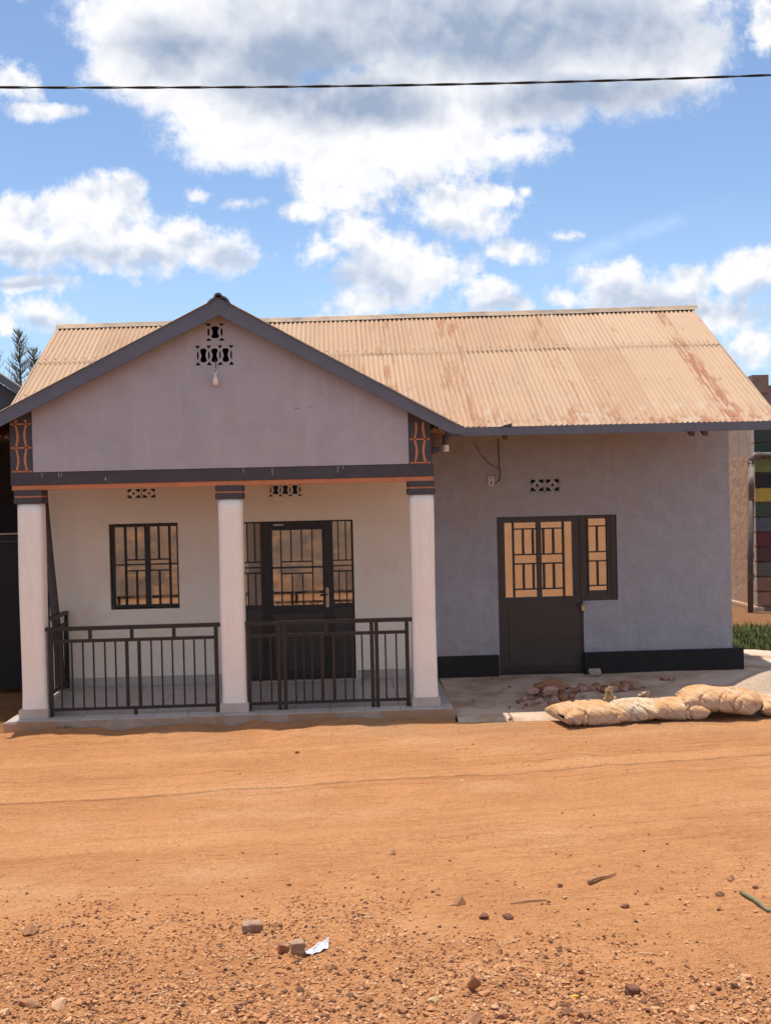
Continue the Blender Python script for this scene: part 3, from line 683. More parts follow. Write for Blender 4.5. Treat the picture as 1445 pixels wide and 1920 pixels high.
lst = [vb(dX(475), dZ(990), dZ(160)), vb(dX(807), dZ(990), dZ(160)), vb(dX(583), dZ(512), dZ(165)), vb(dX(695), dZ(512), dZ(165)), vb(dX(588), dZ(975), dZ(640)), vb(dX(700), dZ(975), dZ(640)),
       hb(dZ(515), dX(475), dX(807)), hb(dZ(640), dX(475), dX(807)), hb(dZ(577), dX(380), dX(915), .022)]
for o_ in (1085, 1165, 119, 199): lst += [vb(dX(o_), dZ(512), dZ(95)), vb(dX(o_), dZ(975), dZ(628))]
for a, c in ((1024, 1226), (58, 260)): lst += [hb(dZ(q), dX(a), dX(c)) for q in (512, 570, 628)]
bars(door, lst, .046, STEEL)
b = MB(); b.box(dX(940), dX(975), .020, .034, dZ(1010), dZ(800), .010); hp = b.build('handle_plate', CHROME, door)
b = MB(); b.tube([(dX(957), .022, dZ(870)), (dX(957), -.02, dZ(870)), (dX(945), -.026, dZ(870)), (dX(880), -.026, dZ(885))], .008, 8); b.build('door_handle', STEEL, door)
b = MB(); b.box(dX(400), dX(510), .018, .034, dZ(128), dZ(112), .003); b.build('door_closer', CHROME, door)
b = MB(); b.box(PD[0], PD[1], .0, .05, -.01, .012, .002); b.build('threshold', GROUT, door)
# wing door
wX = lambda c: WD[0] + (c - 460) * .002034; wZ = lambda c: 2.126 - (c - 745) * .002015
wd = plate('door', rect(WD[0] + .003, WD[1] - .003, .004, WD[3] - .003), [rect(wX(512), wX(722), wZ(1285), wZ(785)), rect(wX(756), wX(962), wZ(1285), wZ(785))], .03, .07, BROWNST, H)
for a, c in ((505, 730), (748, 970)):
    b = MB(); b.box(wX(a), wX(c), .052, .058, wZ(1292), wZ(778)); b.build('pane', GLASS, wd)
b = MB()
for f in ((462, 478, 748, 1795), (1012, 1024, 748, 1795), (478, 1012, 748, 760)): b.box(wX(f[0]), wX(f[1]), .015, .029, wZ(f[3]), wZ(f[2]), .002)
b.build('door_frame', BROWNST, wd)
b = MB(); b.box(wX(528), wX(962), .020, .0285, wZ(1750), wZ(1335), .004); b.build('panel', BROWNST, wd)
b = MB(); b.box(wX(500), wX(1000), .012, .0285, wZ(1790), wZ(1758), .003); b.build('kick_rail', STEEL, wd)
lst = [vb(wX(570), wZ(1310), wZ(765), .022), vb(wX(904), wZ(1310), wZ(765), .022)]
for a, c in ((570, 730), (745, 904)): lst += [hb(wZ(q), wX(a), wX(c), .018) for q in (828, 1000, 1062, 1232)]
for q in (636, 702, 772, 838): lst += [vb(wX(q), wZ(1000), wZ(828), .024), vb(wX(q), wZ(1232), wZ(1062), .024)]
bars(wd, lst, .026, BROWNST)
b = MB(); b.box(wX(975), wX(992), .015, .03, wZ(1275), wZ(1245), .002); b.build('lock_plate', STEEL, wd)
b = MB(); b.box(wX(985), wX(1025), -.012, .014, wZ(1352), wZ(1338), .002); b.build('hasp', STEEL, wd)
# narrow window beside it
x0, x1, z0, z1 = WW
ww = plate('window', rect(WD[1] + .001, x1 - .003, z0 + .003, z1 - .008), [rect(wX(1058), wX(1205), wZ(1252), wZ(770))], .028, .068, BROWNST, H)
b = MB(); b.box(wX(1052), wX(1212), .050, .056, wZ(1258), wZ(764)); b.build('pane', GLASS, ww)
b = MB(); b.box(wX(1222), wX(1250), .014, .0275, wZ(1295), wZ(755), .002); b.build('mullion', BROWNST, ww)
bars(ww, [vb(wX(1066), wZ(1285), wZ(750), .02), vb(wX(1198), wZ(1285), wZ(750), .02)] + [hb(wZ(q), wX(1062), wX(1204), .016) for q in (820, 993, 1055, 1220)] + [vb(wX(1131), wZ(993), wZ(820), .018), vb(wX(1131), wZ(1220), wZ(1055), .018)], .024, BROWNST)

# ---------------------------------------------------------------- railings
def px2x(px, y=-2.1):          # front rail positions measured along the rail
    return -3.396 + (px - 80) * (-1.367 + 3.396) / 333
def railing(label, xa, xb, post_px, thick_px, thin_px, upper_px, feet_px, ze):
    Rr = empty('railing', (xa, -2.1, 0)); tag(Rr, label, 'railing', 'black railings around the porch')
    y = -2.10
    def bx(n, x0, x1, y0, y1, z0, z1): b = MB(); b.box(x0, x1, y0, y1, z0, z1, .003); b.build(n, STEEL, Rr)
    bx('top_rail', xa, xb, y - .03, y + .03, .985, 1.03)
    pxs = [px2x(p) for p in post_px]
    bx('middle_rail', pxs[0], pxs[-1], y - .018, y + .018, .845, .882)
    bx('bottom_rail', pxs[0], pxs[-1], y - .018, y + .018, .062, .095)
    for x in pxs: bx('post', x - .022, x + .022, y - .022, y + .022, -.005, .986)
    for p in thick_px: x = px2x(p); bx('baluster', x - .019, x + .019, y - .016, y + .016, .094, .846)
    for p in thin_px: x = px2x(p); bx('baluster', x - .0095, x + .0095, y - .0095, y + .0095, .094, .846)
    for p in upper_px: x = px2x(p); bx('short_post', x - .02, x + .02, y - .016, y + .016, .881, .986)
    for p in feet_px: x = px2x(p); bx('foot', x - .02, x + .02, y - .02, y + .02, -.005, .063)
    return Rr
railing('black steel railing between the left and middle porch columns', -3.40, -1.36, (93, 404), (236, 259), (112.7, 133, 153.8, 173.6, 194.9, 214.7, 281.7, 301.5, 321.3, 342.6, 362.4, 383), (168, 246, 325), (250,), 0)
railing('black steel railing with gate joints between the middle and right porch columns', -1.10, .86, (465, 522, 533, 699, 708, 766), (603.7, 626), (486, 506.6, 552.8, 568.7, 584.6, 646.7, 662.6, 680, 724.7, 745.4), (613,), (), 0)
Rr = empty('railing', (-3.60, -1.0, 0)); tag(Rr, 'short black side railing from left column back to the porch wall', 'railing', 'black railings around the porch')
def bx(n, x0, x1, y0, y1, z0, z1): b = MB(); b.box(x0, x1, y0, y1, z0, z1, .003); b.build(n, STEEL, Rr)
bx('top_rail', -3.63, -3.575, -1.9, -.004, .985, 1.03); bx('middle_rail', -3.62, -3.585, -1.9, -.03, .845, .882); bx('bottom_rail', -3.62, -3.585, -1.9, -.03, .062, .095)
for y in (-1.9, -.045): bx('post', -3.625, -3.58, y, y + .04, -.005, .986)
for i in range(13): y = -1.78 + i * .135; bx('baluster', -3.611, -3.592, y, y + .019, .094, .846)
for y in (-1.3, -.65): bx('short_post', -3.62, -3.585, y, y + .04, .881, .986)

# ---------------------------------------------------------------- bulb, box, cables, padlock
bl = empty('light_bulb', (-1.334, -2.28, 3.75)); tag(bl, 'white light bulb hanging on a wire below the gable vents', 'light bulb')
b = MB(); b.tube([(-1.332, -2.19, 4.06), (-1.331, -2.235, 4.0), (-1.322, -2.27, 3.93), (-1.326, -2.28, 3.895)], .005, 6); b.build('wire', M('brown_wire', (.12, .07, .055)), bl)
b = MB(); b.lathe([(.013, .095), (.016, .09), (.016, .055), (.02, .05)], (-1.334, -2.28, 3.80), 12); b.build('bulb_holder', PLASW, bl)
b = MB(); b.tube([(-1.326, -2.28, 3.935), (-1.31, -2.285, 3.915), (-1.322, -2.29, 3.885), (-1.312, -2.29, 3.87)], .006, 6); b.build('loose_wire', PLASW, bl)
b = MB(); b.lathe([(.003, .0), (.018, .003), (.030, .016), (.035, .036), (.032, .056), (.024, .08), (.019, .10)], (-1.334, -2.28, 3.752), 18); b.build('bulb', BULB, bl, smooth=True)
mb_ = empty('switch_box', (2.083, 0, 2.55)); tag(mb_, 'small white electric box with cable on grey wall above the wing door', 'electric box')
b = MB(); b.box(2.047, 2.122, -.035, .002, 2.555, 2.675, .005); b.build('case', PLASW, mb_)
b = MB(); b.box(2.065, 2.105, -.038, -.034, 2.642, 2.655); b.box(2.068, 2.102, -.037, -.034, 2.57, 2.62, .002); b.build('button', M('grey_button', (.30, .24, .24)), mb_)
def wobble(pts, n=8, a=.012):
    out = []
    for p, q in zip(pts, pts[1:]):
        for k in range(n):
            f = k / n; out.append((p[0] + (q[0] - p[0]) * f + random.uniform(-a, a) * .6, p[1], p[2] + (q[2] - p[2]) * f))
    return out + [pts[-1]]
b = MB(); b.tube(wobble([(2.20, -.012, 3.18), (2.195, -.012, 2.95), (2.205, -.012, 2.80), (2.215, -.012, 2.70), (2.20, -.012, 2.62), (2.13, -.012, 2.57)], 6, .008), .006, 6)
o = b.build('wall_cable', M('grey_cable', (.07, .06, .06))); tag(o, 'thin grey cable stapled down the wall to the white electric box', 'cable')
b = MB(); b.tube(wobble([(1.86, -.010, 3.16), (1.95, -.010, 2.98), (2.08, -.010, 2.84), (2.20, -.010, 2.78)], 5, .006), .0035, 6)
o = b.build('wall_cable', M('grey_cable', (.07, .06, .06))); tag(o, 'thin loose wire running slantwise down from the eaves', 'cable')
pl = empty('padlock', (3.29, -.03, .86)); tag(pl, 'brass padlock hanging at the edge of the brown wing door', 'padlock')
b = MB(); b.box(3.266, 3.314, -.042, -.018, .842, .905, .006); b.build('lock_body', BRASS, pl)
b = MB(); b.tube([(3.275 + .015 - .015 * math.cos(a), -.03, .915 + .028 * math.sin(a)) if 0 < a < 3.14 else (3.275 + (0 if a <= 0 else .03), -.03, .895) for a in (-1, .001, .5, 1.0, 1.57, 2.1, 2.6, 3.13, 4)], .0055, 8); b.build('shackle', CHROME, pl)

# power line over the road
pts = [(-2.941, -4.911, 6.225), (-1.242, -4.685, 6.288), (.453, -4.459, 6.366), (2.461, -4.192, 6.483), (4.51, -3.92, 6.626)]
cx = np.polyfit([p[0] for p in pts], [p[2] for p in pts], 2)
pw = empty('power_line', (0, -4.52, 6.35)); tag(pw, 'twisted black power cable strung across the sky in front of the house', 'cable')
for s in (0, math.pi):
    q = []
    for x in np.arange(-22, 24, .06):
        a = x * 2 * math.pi / .8 + s
        q.append((x, -4.52 + .133 * x + .0055 * math.sin(a), float(np.polyval(cx, x)) + .0055 * math.cos(a)))
    b = MB(); b.tube(q, .0078, 6); b.build('strand', CABLE, pw, smooth=True)

# ---------------------------------------------------------------- stones
def rock(seed, n=16, flat=.6):
    r = random.Random(seed); bm = bmesh.new()
    for i in range(n):
        v = Vector((r.gauss(0, 1), r.gauss(0, 1), r.gauss(0, 1))).normalized() * r.uniform(.75, 1.0)
        bm.verts.new((v.x * .5 * r.uniform(.9, 1.1), v.y * .42, v.z * .5 * flat))
    bmesh.ops.convex_hull(bm, input=bm.verts)
    bmesh.ops.delete(bm, geom=[v for v in bm.verts if not v.link_faces], context='VERTS')
    me = bpy.data.meshes.new('stone'); bm.to_mesh(me); bm.free(); return me
def place(name, me, x, y, s, z=None, sink=.22, rot=None, sc=None):
    o = link(name, me, None, None); z = surf(x, y) if z is None else z
    o.scale = sc or (s, s, s); o.rotation_euler = rot or (random.uniform(-.2, .2), random.uniform(-.2, .2), random.uniform(0, 6.28))
    zmin = min(v.co.z for v in me.vertices) * o.scale[2]
    o.location = (x, y, z - zmin * (1 - sink * 2) ); return o
ROCKS = []
for k in range(15):
    me = rock(k, 14 + k % 5 * 2, random.Random(k).uniform(.45, .85)); me.materials.append((STONE, STONED, STONE, STONEP, STONED)[k % 5]); ROCKS.append(me)
ST = [(-1.88,-8.66,.096),(-1.73,-9.76,.065),(.01,-9.69,.060),(-.25,-9.57,.056),(-.41,-9.49,.028),(-.45,-3.90,.054),(-.74,-7.15,.027),(-.37,-7.99,.035),(-.67,-8.12,.028),(-.73,-8.42,.030),(-1.23,-8.36,.027),(-1.34,-8.47,.026),(-1.72,-8.56,.045),(-1.65,-8.56,.036),(-1.53,-8.43,.033),(.07,-8.55,.029),(.22,-7.84,.029),(-1.64,-9.10,.039),(-.09,-9.32,.087),(-.47,-8.64,.029),(-.33,-9.58,.042),(-.66,-8.70,.025),(.34,-7.34,.068),(1.07,-5.25,.047),(.71,-8.43,.083),(.98,-8.67,.077),(.83,-8.66,.083),(1.39,-8.31,.047),(1.28,-8.37,.030),(1.40,-8.11,.048),(1.72,-8.56,.062),(2.36,-8.41,.073),(2.51,-8.19,.055),(2.61,-8.21,.041),(2.62,-8.32,.047),(2.22,-8.43,.030),(2.28,-8.66,.045),(2.48,-8.73,.035),(.85,-9.18,.053),(.89,-9.22,.035),(.64,-9.14,.036),(1.19,-9.20,.044),(1.25,-9.21,.044),(.43,-9.25,.038),(.61,-9.40,.029),(.27,-9.90,.058),(1.46,-9.98,.044),(1.85,-9.85,.037),(1.79,-9.97,.042),(1.80,-9.67,.038),(2.06,-9.52,.039),(1.81,-9.54,.036),(1.65,-10.14,.038),(1.20,-9.61,.042),(1.07,-9.70,.025),(2.06,-9.89,.026),(1.32,-9.92,.037),(1.06,-10.07,.072),(1.14,-10.10,.087),(.75,-10.05,.064),(.61,-10.05,.098),(.72,-9.96,.052),(.92,-9.68,.036),(.88,-9.49,.048)]
for i, (x, y, s) in enumerate(ST):
    big = s > .05
    k = random.randrange(15)
    o = place('stone', ROCKS[k], x, y, s * 1.12)
    tag(o, 'fist-sized angular stone lying on the orange dirt road' if big else 'small loose pebble lying on the orange dirt road', 'stone', 'larger stones on the dirt road' if big else 'pebbles scattered on the dirt road')
for i in range(190):
    y = random.uniform(-10.2, -3.2); x = random.uniform(-.27, .27) * (y + 15.7) + .04 * (y + 15.7)
    if y > -7 and random.random() < .75: continue
    o = place('stone', random.choice(ROCKS), x, y, random.uniform(.012, .032))
    tag(o, 'small loose pebble lying on the orange dirt road', 'stone', 'pebbles scattered on the dirt road')
def named(name, label, cat, me, x, y, sc, rot=(0, 0, 0), sink=.12, z=None):
    o = place(name, me, x, y, 1, z, sink, rot, sc); return tag(o, label, cat)
def rock1(seed, mat, n=18, flat=.8): me = rock(seed, n, flat); me.materials.append(mat); return me
def chunk(seed, mat, lx, ly, lz):     # broken brick: box with knocked-off corners
    r = random.Random(seed); bm = bmesh.new(); bmesh.ops.create_cube(bm, size=1, matrix=Matrix.Diagonal((lx, ly, lz, 1)))
    bmesh.ops.subdivide_edges(bm, edges=bm.edges, cuts=5, use_grid_fill=True)
    sc_ = Vector((2 / lx, 2 / ly, 2 / lz)); mn = min(lx, ly, lz)
    for v in bm.verts:
        u = Vector((v.co.x * sc_.x, v.co.y * sc_.y, v.co.z * sc_.z)); k = (abs(u.x) ** 5 + abs(u.y) ** 5 + abs(u.z) ** 5) ** .2
        v.co = v.co / max(k, .2) * max(abs(u.x), abs(u.y), abs(u.z))
        v.co += Vector(mnoise.noise_vector(v.co * 22 + Vector((seed * 3.1, 0, 0)))) * mn * .16 + Vector(mnoise.noise_vector(v.co * 60)) * mn * .06
    me = bpy.data.meshes.new('brick_piece'); bm.to_mesh(me); bm.free(); me.materials.append(mat); return me
BR2 = M('dusty_brick', (.36, .25, .17), (.27, .16, .105), 12, .9, .8, 60, .006)
named('brick_piece', 'pale worn half brick lying alone above the gravel patch', 'brick', chunk(1, BR2, .125, .07, .062), -.555, -8.76, (1, 1, 1), (.05, -.03, .12), .05)
named('brick_piece', 'rust-red broken brick lump left of the crumpled paper', 'brick', chunk(2, BRICK, .062, .06, .065), -.362, -9.10, (1, 1, 1), (.3, .2, .4), .1)
named('brick_piece', 'dusty square brick end touching the crumpled white paper', 'brick', chunk(3, BR2, .075, .08, .075), -.275, -9.13, (1, 1, 1), (.1, -.05, .1), .1)
named('stone', 'flat dark-sided rock beside the pale slab in the gravel corner', 'stone', rock1(31, STONE, 20, .5), -1.62, -9.69, (.14, .12, .10), (.1, .1, .3), .2)
named('stone', 'flat tan slab stone in the gravel beside a darker rock', 'stone', rock1(32, STONEP, 20, .45), -1.47, -9.69, (.13, .11, .10), (.1, -.1, 1.3), .2)
named('stone', 'pale rounded stone half buried in the gravel', 'stone', rock1(33, STONEP, 26, .6), -.16, -9.67, (.075, .05, .05), (0, 0, .1), .2)
named('stone', 'upright pointed reddish stone standing in the gravel', 'stone', rock1(34, STONE, 14, 1.1), .65, -9.76, (.085, .05, .10), (.2, .5, .2), .1)
named('stone', 'yellowish rounded corncob-like stone in the gravel', 'stone', rock1(35, M('ochre_stone', (.52, .37, .20), (.45, .31, .17), 40, .9, .6, 90, .004), 30, .7), .43, -9.80, (.07, .045, .05), (0, 0, .15), .12)
named('stone', 'dark square-cut stone casting a shadow near the gravel edge', 'stone', chunk(6, STONED, .066, .055, .05), 1.433, -9.87, (1, 1, 1), (.05, .1, .2), .05)
named('stone', 'dark small stone at the edge of the shaded cement apron', 'stone', rock1(37, STONED, 14, .7), 1.89, -2.60, (.08, .06, .06), (0, 0, .4), .1)
named('stone', 'grey sharp-edged stone propped in front of the wing door', 'stone', rock1(38, M('grey_stone', (.42, .33, .28), (.32, .25, .21), 14, .9, .6, 60, .005), 16, .8), 3.36, -.28, (.24, .16, .22), (.1, .2, -.2), .05, -.01)

# rubble on the apron: every stone is one
RB = []
for k in range(8): RB.append(rock1(60 + k, (RUBBLE, BRICK, RUBBLE, STONE)[k % 4], 14, .65))
def rub(x, y, s, lab, grp, z=None, sc=None):
    k = random.randrange(8); zz = float(apron_z(x, y)) if z is None else z
    s *= 1.35; sc = sc and tuple(q * 1.2 for q in sc)
    o = place('rubble_stone', RB[k], x, y, s, zz, .06, None, sc); return tag(o, lab, 'stone', grp)
RA = 'reddish broken stone in the heap at the end of the sandbags'
RBL = 'reddish broken stone in the low row behind the sandbags'
for (x, y, s) in ((2.43, -2.11, .085), (2.38, -1.76, .10), (2.31, -1.54, .13), (2.46, -1.22, .16), (2.19, -1.89, .06), (2.13, -1.99, .065), (2.79, -1.61, .11), (2.62, -1.98, .075), (2.55, -1.81, .13), (2.50, -1.44, .14), (2.90, -1.30, .11), (2.84, -1.05, .10), (2.30, -1.86, .09), (2.20, -1.66, .11), (2.66, -1.70, .12), (2.72, -1.36, .13), (2.62, -1.18, .15), (2.35, -1.36, .14), (2.75, -1.86, .09), (2.48, -1.94, .10), (2.12, -1.74, .07), (2.95, -1.55, .09)):
    rub(x, y, s, RA, 'rubble heap beside the sandbags')
for (x, y, s, z) in ((2.42, -1.45, .22, .05), (2.60, -1.50, .30, .045), (2.52, -1.70, .2, .05), (2.32, -1.62, .17, .04), (2.70, -1.30, .18, .04)):
    rub(x, y, s, RA, 'rubble heap beside the sandbags', z - .03, (s * 1.2, s, s * .8))
for i in range(24):
    f = i / 23; x = 2.98 + f * .62 + random.uniform(-.03, .03); y = -1.18 + random.uniform(-.12, .12); rub(x, y, random.uniform(.06, .15), RBL, 'low row of rubble behind the sandbags')
for i in range(6): rub(3.70 + random.uniform(-.1, .1), -1.15 + random.uniform(-.06, .06), random.uniform(.05, .09), 'small reddish stone in the little cluster past the rubble row', 'little stone cluster on the apron')
for i in range(5): rub(4.25 + random.uniform(-.1, .1), -.72 + random.uniform(-.06, .06), random.uniform(.04, .07), 'small brick crumb on the cement before the black plinth', 'brick crumbs by the plinth')
for x, y, s in ((2.15, -.85, .04), (2.05, -1.0, .03), (1.98, -2.0, .05), (2.0, -.3, .045), (1.6, -1.6, .03), (3.0, -.6, .03), (3.9, -.5, .03)): rub(x, y, s, 'tiny stone lying singly on the shaded cement apron', 'single small stones on the apron')

# ---------------------------------------------------------------- sandbags, sand
def bag_material(name, top, base):
    m = bpy.data.materials.new(name); m.use_nodes = True; t = NT(m.node_tree)
    pos = t.n('ShaderNodeNewGeometry').outputs['Position']
    nz = t.n('ShaderNodeSeparateXYZ', i={0: t.n('ShaderNodeNewGeometry').outputs['Normal']}).outputs[2]
    dust = t.ss(t.m('MULTIPLY_ADD', t.m('SUBTRACT', t.noise(pos, 9, 4, .65), .5), 1.4, nz), -.25, .40)
    c = t.mix(dust, (.47, .40, .335), t.mix(t.lin(t.noise(pos, 6, 4, .6), .38, .62), top, base))
    dv = t.v('MULTIPLY', t.v('ADD', pos, t.v('MULTIPLY', t.n('ShaderNodeCombineXYZ', i={0: t.n('ShaderNodeSeparateXYZ', i={0: pos}).outputs[2], 1: 0.0, 2: 0.0}).outputs[0], (1.2, 0, 0))), (2.6, 1.0, .6))
    fold = t.noise(dv, 4.5, 3, .6, .8)  # fold crests painted lighter, hollows darker: highlight and shade put into the colour
    c = t.mix(t.m('MULTIPLY', t.ss(fold, .55, .66), .35), c, (.60, .54, .46))
    c = t.mix(t.m('MULTIPLY', t.ss(fold, .44, .34), .35), c, (.27, .155, .09))
    b = t.n('ShaderNodeBsdfPrincipled', i={'Base Color': c, 'Roughness': .75, 'Specular IOR Level': .25})
    h = t.m('ADD', t.m('MULTIPLY', fold, 1.6), t.m('MULTIPLY', t.noise(pos, 40, 3, .6), .3))
    t.set(b, 'Normal', t.n('ShaderNodeBump', i={'Strength': .9, 'Distance': .035, 'Height': h}))
    t.n('ShaderNodeOutputMaterial', i={0: b}); return m
BAGO = bag_material('dusty_sack', (.52, .285, .13), (.54, .34, .19)); BAGW = bag_material('pale_sack', (.56, .46, .34), (.53, .36, .21))
def bag(label, c, L, Wd, Hh, rotz, seed, mat, tilt=0, z=None, twist=0, tail=0):
    r = random.Random(seed); nu, nv = 96, 72; vs = []; fs = []
    creases = [(math.cos(t0), math.sin(t0), r.uniform(-.5, .5), r.uniform(-.28, .28), r.uniform(.009, .016)) for t0 in [r.uniform(.35, 1.2) * r.choice((-1, 1)) for _ in range(8)]]
    for i in range(nu + 1):
        t_ = i / nu; s = 2 * t_ - 1
        prof = max(0, 1 - abs(s) ** 4.0) ** .55
        hh = Hh * (.06 + .94 * prof); ww = Wd * (1.04 - .04 * prof) * (1 + .06 * math.sin(t_ * 6 + seed))
        if tail and t_ > .82: q = (t_ - .82) / .18; ww *= 1 - .55 * q
        for j in range(nv):
            a = 2 * math.pi * j / nv + twist * s; ca, sa = math.cos(a), math.sin(a)
            y = ww / 2 * math.copysign(abs(ca) ** .8, ca); zz = hh / 2 * math.copysign(abs(sa) ** .72, sa)
            p = Vector((s * L / 2, y, zz)); q = p * 4.5 + Vector((seed * 5.3, 0, 0))
            edge = abs(s) ** 4
            d = mnoise.noise(q) * .020
            # gathers running in from the sewn ends, and long straight creases across the sack
            d += .020 * abs(s) ** 1.6 * (abs(((p.y * 13 + 1.5 * mnoise.noise(q)) % 2) - 1) - .5)
            for (cx1, cy1, cz1, c0, wd) in creases: d -= .017 * math.exp(-((p.x * cx1 + p.y * cy1 + p.z * cz1 - c0 + .02 * mnoise.noise(q * 1.5)) / wd) ** 2)
            nrm = Vector((0, ca, sa)); p += nrm * d * (Hh / .22)
            p.z = max(p.z, -hh / 2 * .85)
            p.x += .035 * mnoise.noise(Vector((math.cos(a) * 1.5, math.sin(a) * 1.5, seed))) * (abs(s) ** 6)
            vs.append(p)
    for i in range(nu):
        for j in range(nv): fs.append((i * nv + j, i * nv + (j + 1) % nv, (i + 1) * nv + (j + 1) % nv, (i + 1) * nv + j))
    fs.append(tuple(range(nv))[::-1]); fs.append(tuple(nu * nv + j for j in range(nv)))
    me = bpy.data.meshes.new('sandbag'); me.from_pydata(vs, [], fs); me.shade_smooth(); me.materials.append(mat)
    o = link('sandbag', me); o.rotation_euler = (0, tilt, rotz)
    o.location = (c[0], c[1], (surf(c[0], c[1]) if z is None else z) + Hh * .41); return tag(o, label, 'sandbag')
G_ = 'sandbags lying along the road edge'
for b_ in (bag('orange dusty sandbag at the free end of the row next to the rubble', (2.74, -2.78), .76, .58, .25, R(12), 1, BAGO, .03),
           bag('pale twisted sandbag with a raised corner second in the row', (3.26, -2.72), .56, .52, .26, R(-16), 2, BAGW, -.06, twist=.35),
           bag('orange sandbag third in the row partly under a bigger one', (3.71, -2.72), .66, .54, .24, R(5), 3, BAGO, .02),
           bag('large full sandbag lying across the end of its neighbour', (4.26, -2.70), .90, .58, .28, R(-5), 4, BAGO, .05, tail=1, z=-.05),
           bag('sandbag with gathered neck touching the large full one', (5.02, -2.64), .74, .50, .25, R(7), 5, BAGO, .03)):
    tag(b_, group=G_)
# raised sack flap and a torn scrap standing on the first bags
def scrap(name, label, cat, c, s, seed, mat, up):
    n = 12; vs = []; fs = []
    for i in range(n + 1):
        for j in range(n + 1):
            u, v = i / n - .5, j / n
            z = v * up * (1 - 1.2 * u * u) ; y = .35 * math.sin(u * 5 + seed) * s * .4
            d = mnoise.noise_vector(Vector((u * 4 + seed, v * 4, 0))) * s * .22
            vs.append((u * s * (1 - .6 * v) + d.x, y + d.y + .25 * s * v * math.sin(v * 4), z * s + d.z * .6))
    for i in range(n):
        for j in range(n): a = i * (n + 1) + j; fs.append((a, a + 1, a + n + 2, a + n + 1))
    me = bpy.data.meshes.new(name); me.from_pydata(vs, [], fs); me.shade_smooth(); me.materials.append(mat)
    o = link(name, me, None, None, c); o.modifiers.new('s', 'SOLIDIFY').thickness = .003; return tag(o, label, cat)
scrap('sack_scrap', 'crumpled orange sack scrap standing up behind the first sandbag', 'scrap', (3.02, -2.60, .075), .15, 1.3, BAGO, 1.1)
scrap('sack_scrap', 'pale sack corner sticking up from the twisted sandbag', 'scrap', (3.42, -2.70, .06), .22, 4.1, BAGW, .62)
# sand heap
def heap_z(x, y):
    r = ((x - 5.15) / .95) ** 2 + ((y + 2.14) / .48) ** 2
    return -.13 + .44 * np.exp(-r * 1.35) + .02 * fbm(x, y, 2.5, 4, 120) - .05 * sstep(1.2, 2.2, r)
xs = np.arange(4.0, 7.0, .04); ys = np.arange(-2.95, -1.2, .04)
sh = grid_mesh('sand_heap', xs, ys, heap_z, SANDM); tag(sh, 'heap of pale builders sand behind the sandbags', 'sand heap')

# ---------------------------------------------------------------- gravel, twigs, paper
def gravel():
    r = random.Random(5); V = []; Fc = []; MI = []; base = 0
    protos = []
    for k in range(12):
        me = rock(200 + k, 9 + k % 3, r.uniform(.4, .8)); protos.append(([tuple(v.co) for v in me.vertices], [tuple(p.vertices) for p in me.polygons])); bpy.data.meshes.remove(me)
    n = 0
    while n < 26000:
        y = r.uniform(-10.55, -7.7); D = y + 15.7; x = r.uniform(-.34, .40) * D
        nz = mnoise.noise(Vector((x * .9, y * .9, 0))) + .6 * mnoise.noise(Vector((x * 2.6, y * 2.6, 7)))
        dens = (-8.3 - y) / 1.15 + nz * .55 - max(0, x - .3) * .42 + (.25 if y < -9.75 else 0)
        if r.random() > max(.035, min(1, dens)): continue
        s = r.choice((.008, .011, .015, .02, .028)) * r.uniform(.7, 1.4)
        if y < -9.5 and r.random() < .08: s *= 1.9
        a = r.uniform(0, 6.28); ca, sa = math.cos(a), math.sin(a); vs, fs = protos[r.randrange(12)]
        z = n_z[0](x, y)
        for p in vs: V.append((x + (p[0] * ca - p[1] * sa) * s, y + (p[0] * sa + p[1] * ca) * s, z + s * .12 + p[2] * s))
        mi = r.choice((0, 0, 0, 1, 2, 2))
        for f in fs: Fc.append(tuple(i + base for i in f)); MI.append(mi)
        base += len(vs); n += 1
    me = bpy.data.meshes.new('gravel'); me.from_pydata(V, [], Fc); me.polygons.foreach_set('material_index', MI)
    for m_ in (M('gravel_orange', (.45, .215, .098), (.35, .16, .072), 30, .9), STONED, M('gravel_tan', (.52, .30, .16), (.44, .235, .118), 30, .9)): me.materials.append(m_)
    return link('gravel', me)
# fast height lookup
gxs = np.linspace(-4, 5, 500); gys = np.linspace(-10.8, -7.4, 300); GX, GY = np.meshgrid(gxs, gys); GZ = ground_z(GX, GY) + relief(GX, GY)
n_z = [lambda x, y: float(GZ[min(299, max(0, int((y + 10.8) / 3.4 * 299))), min(499, max(0, int((x + 4) / 9 * 499)))])]
gr = gravel(); tag(gr, 'loose orange gravel and stone chips covering the near roadside', 'gravel', kind='stuff')

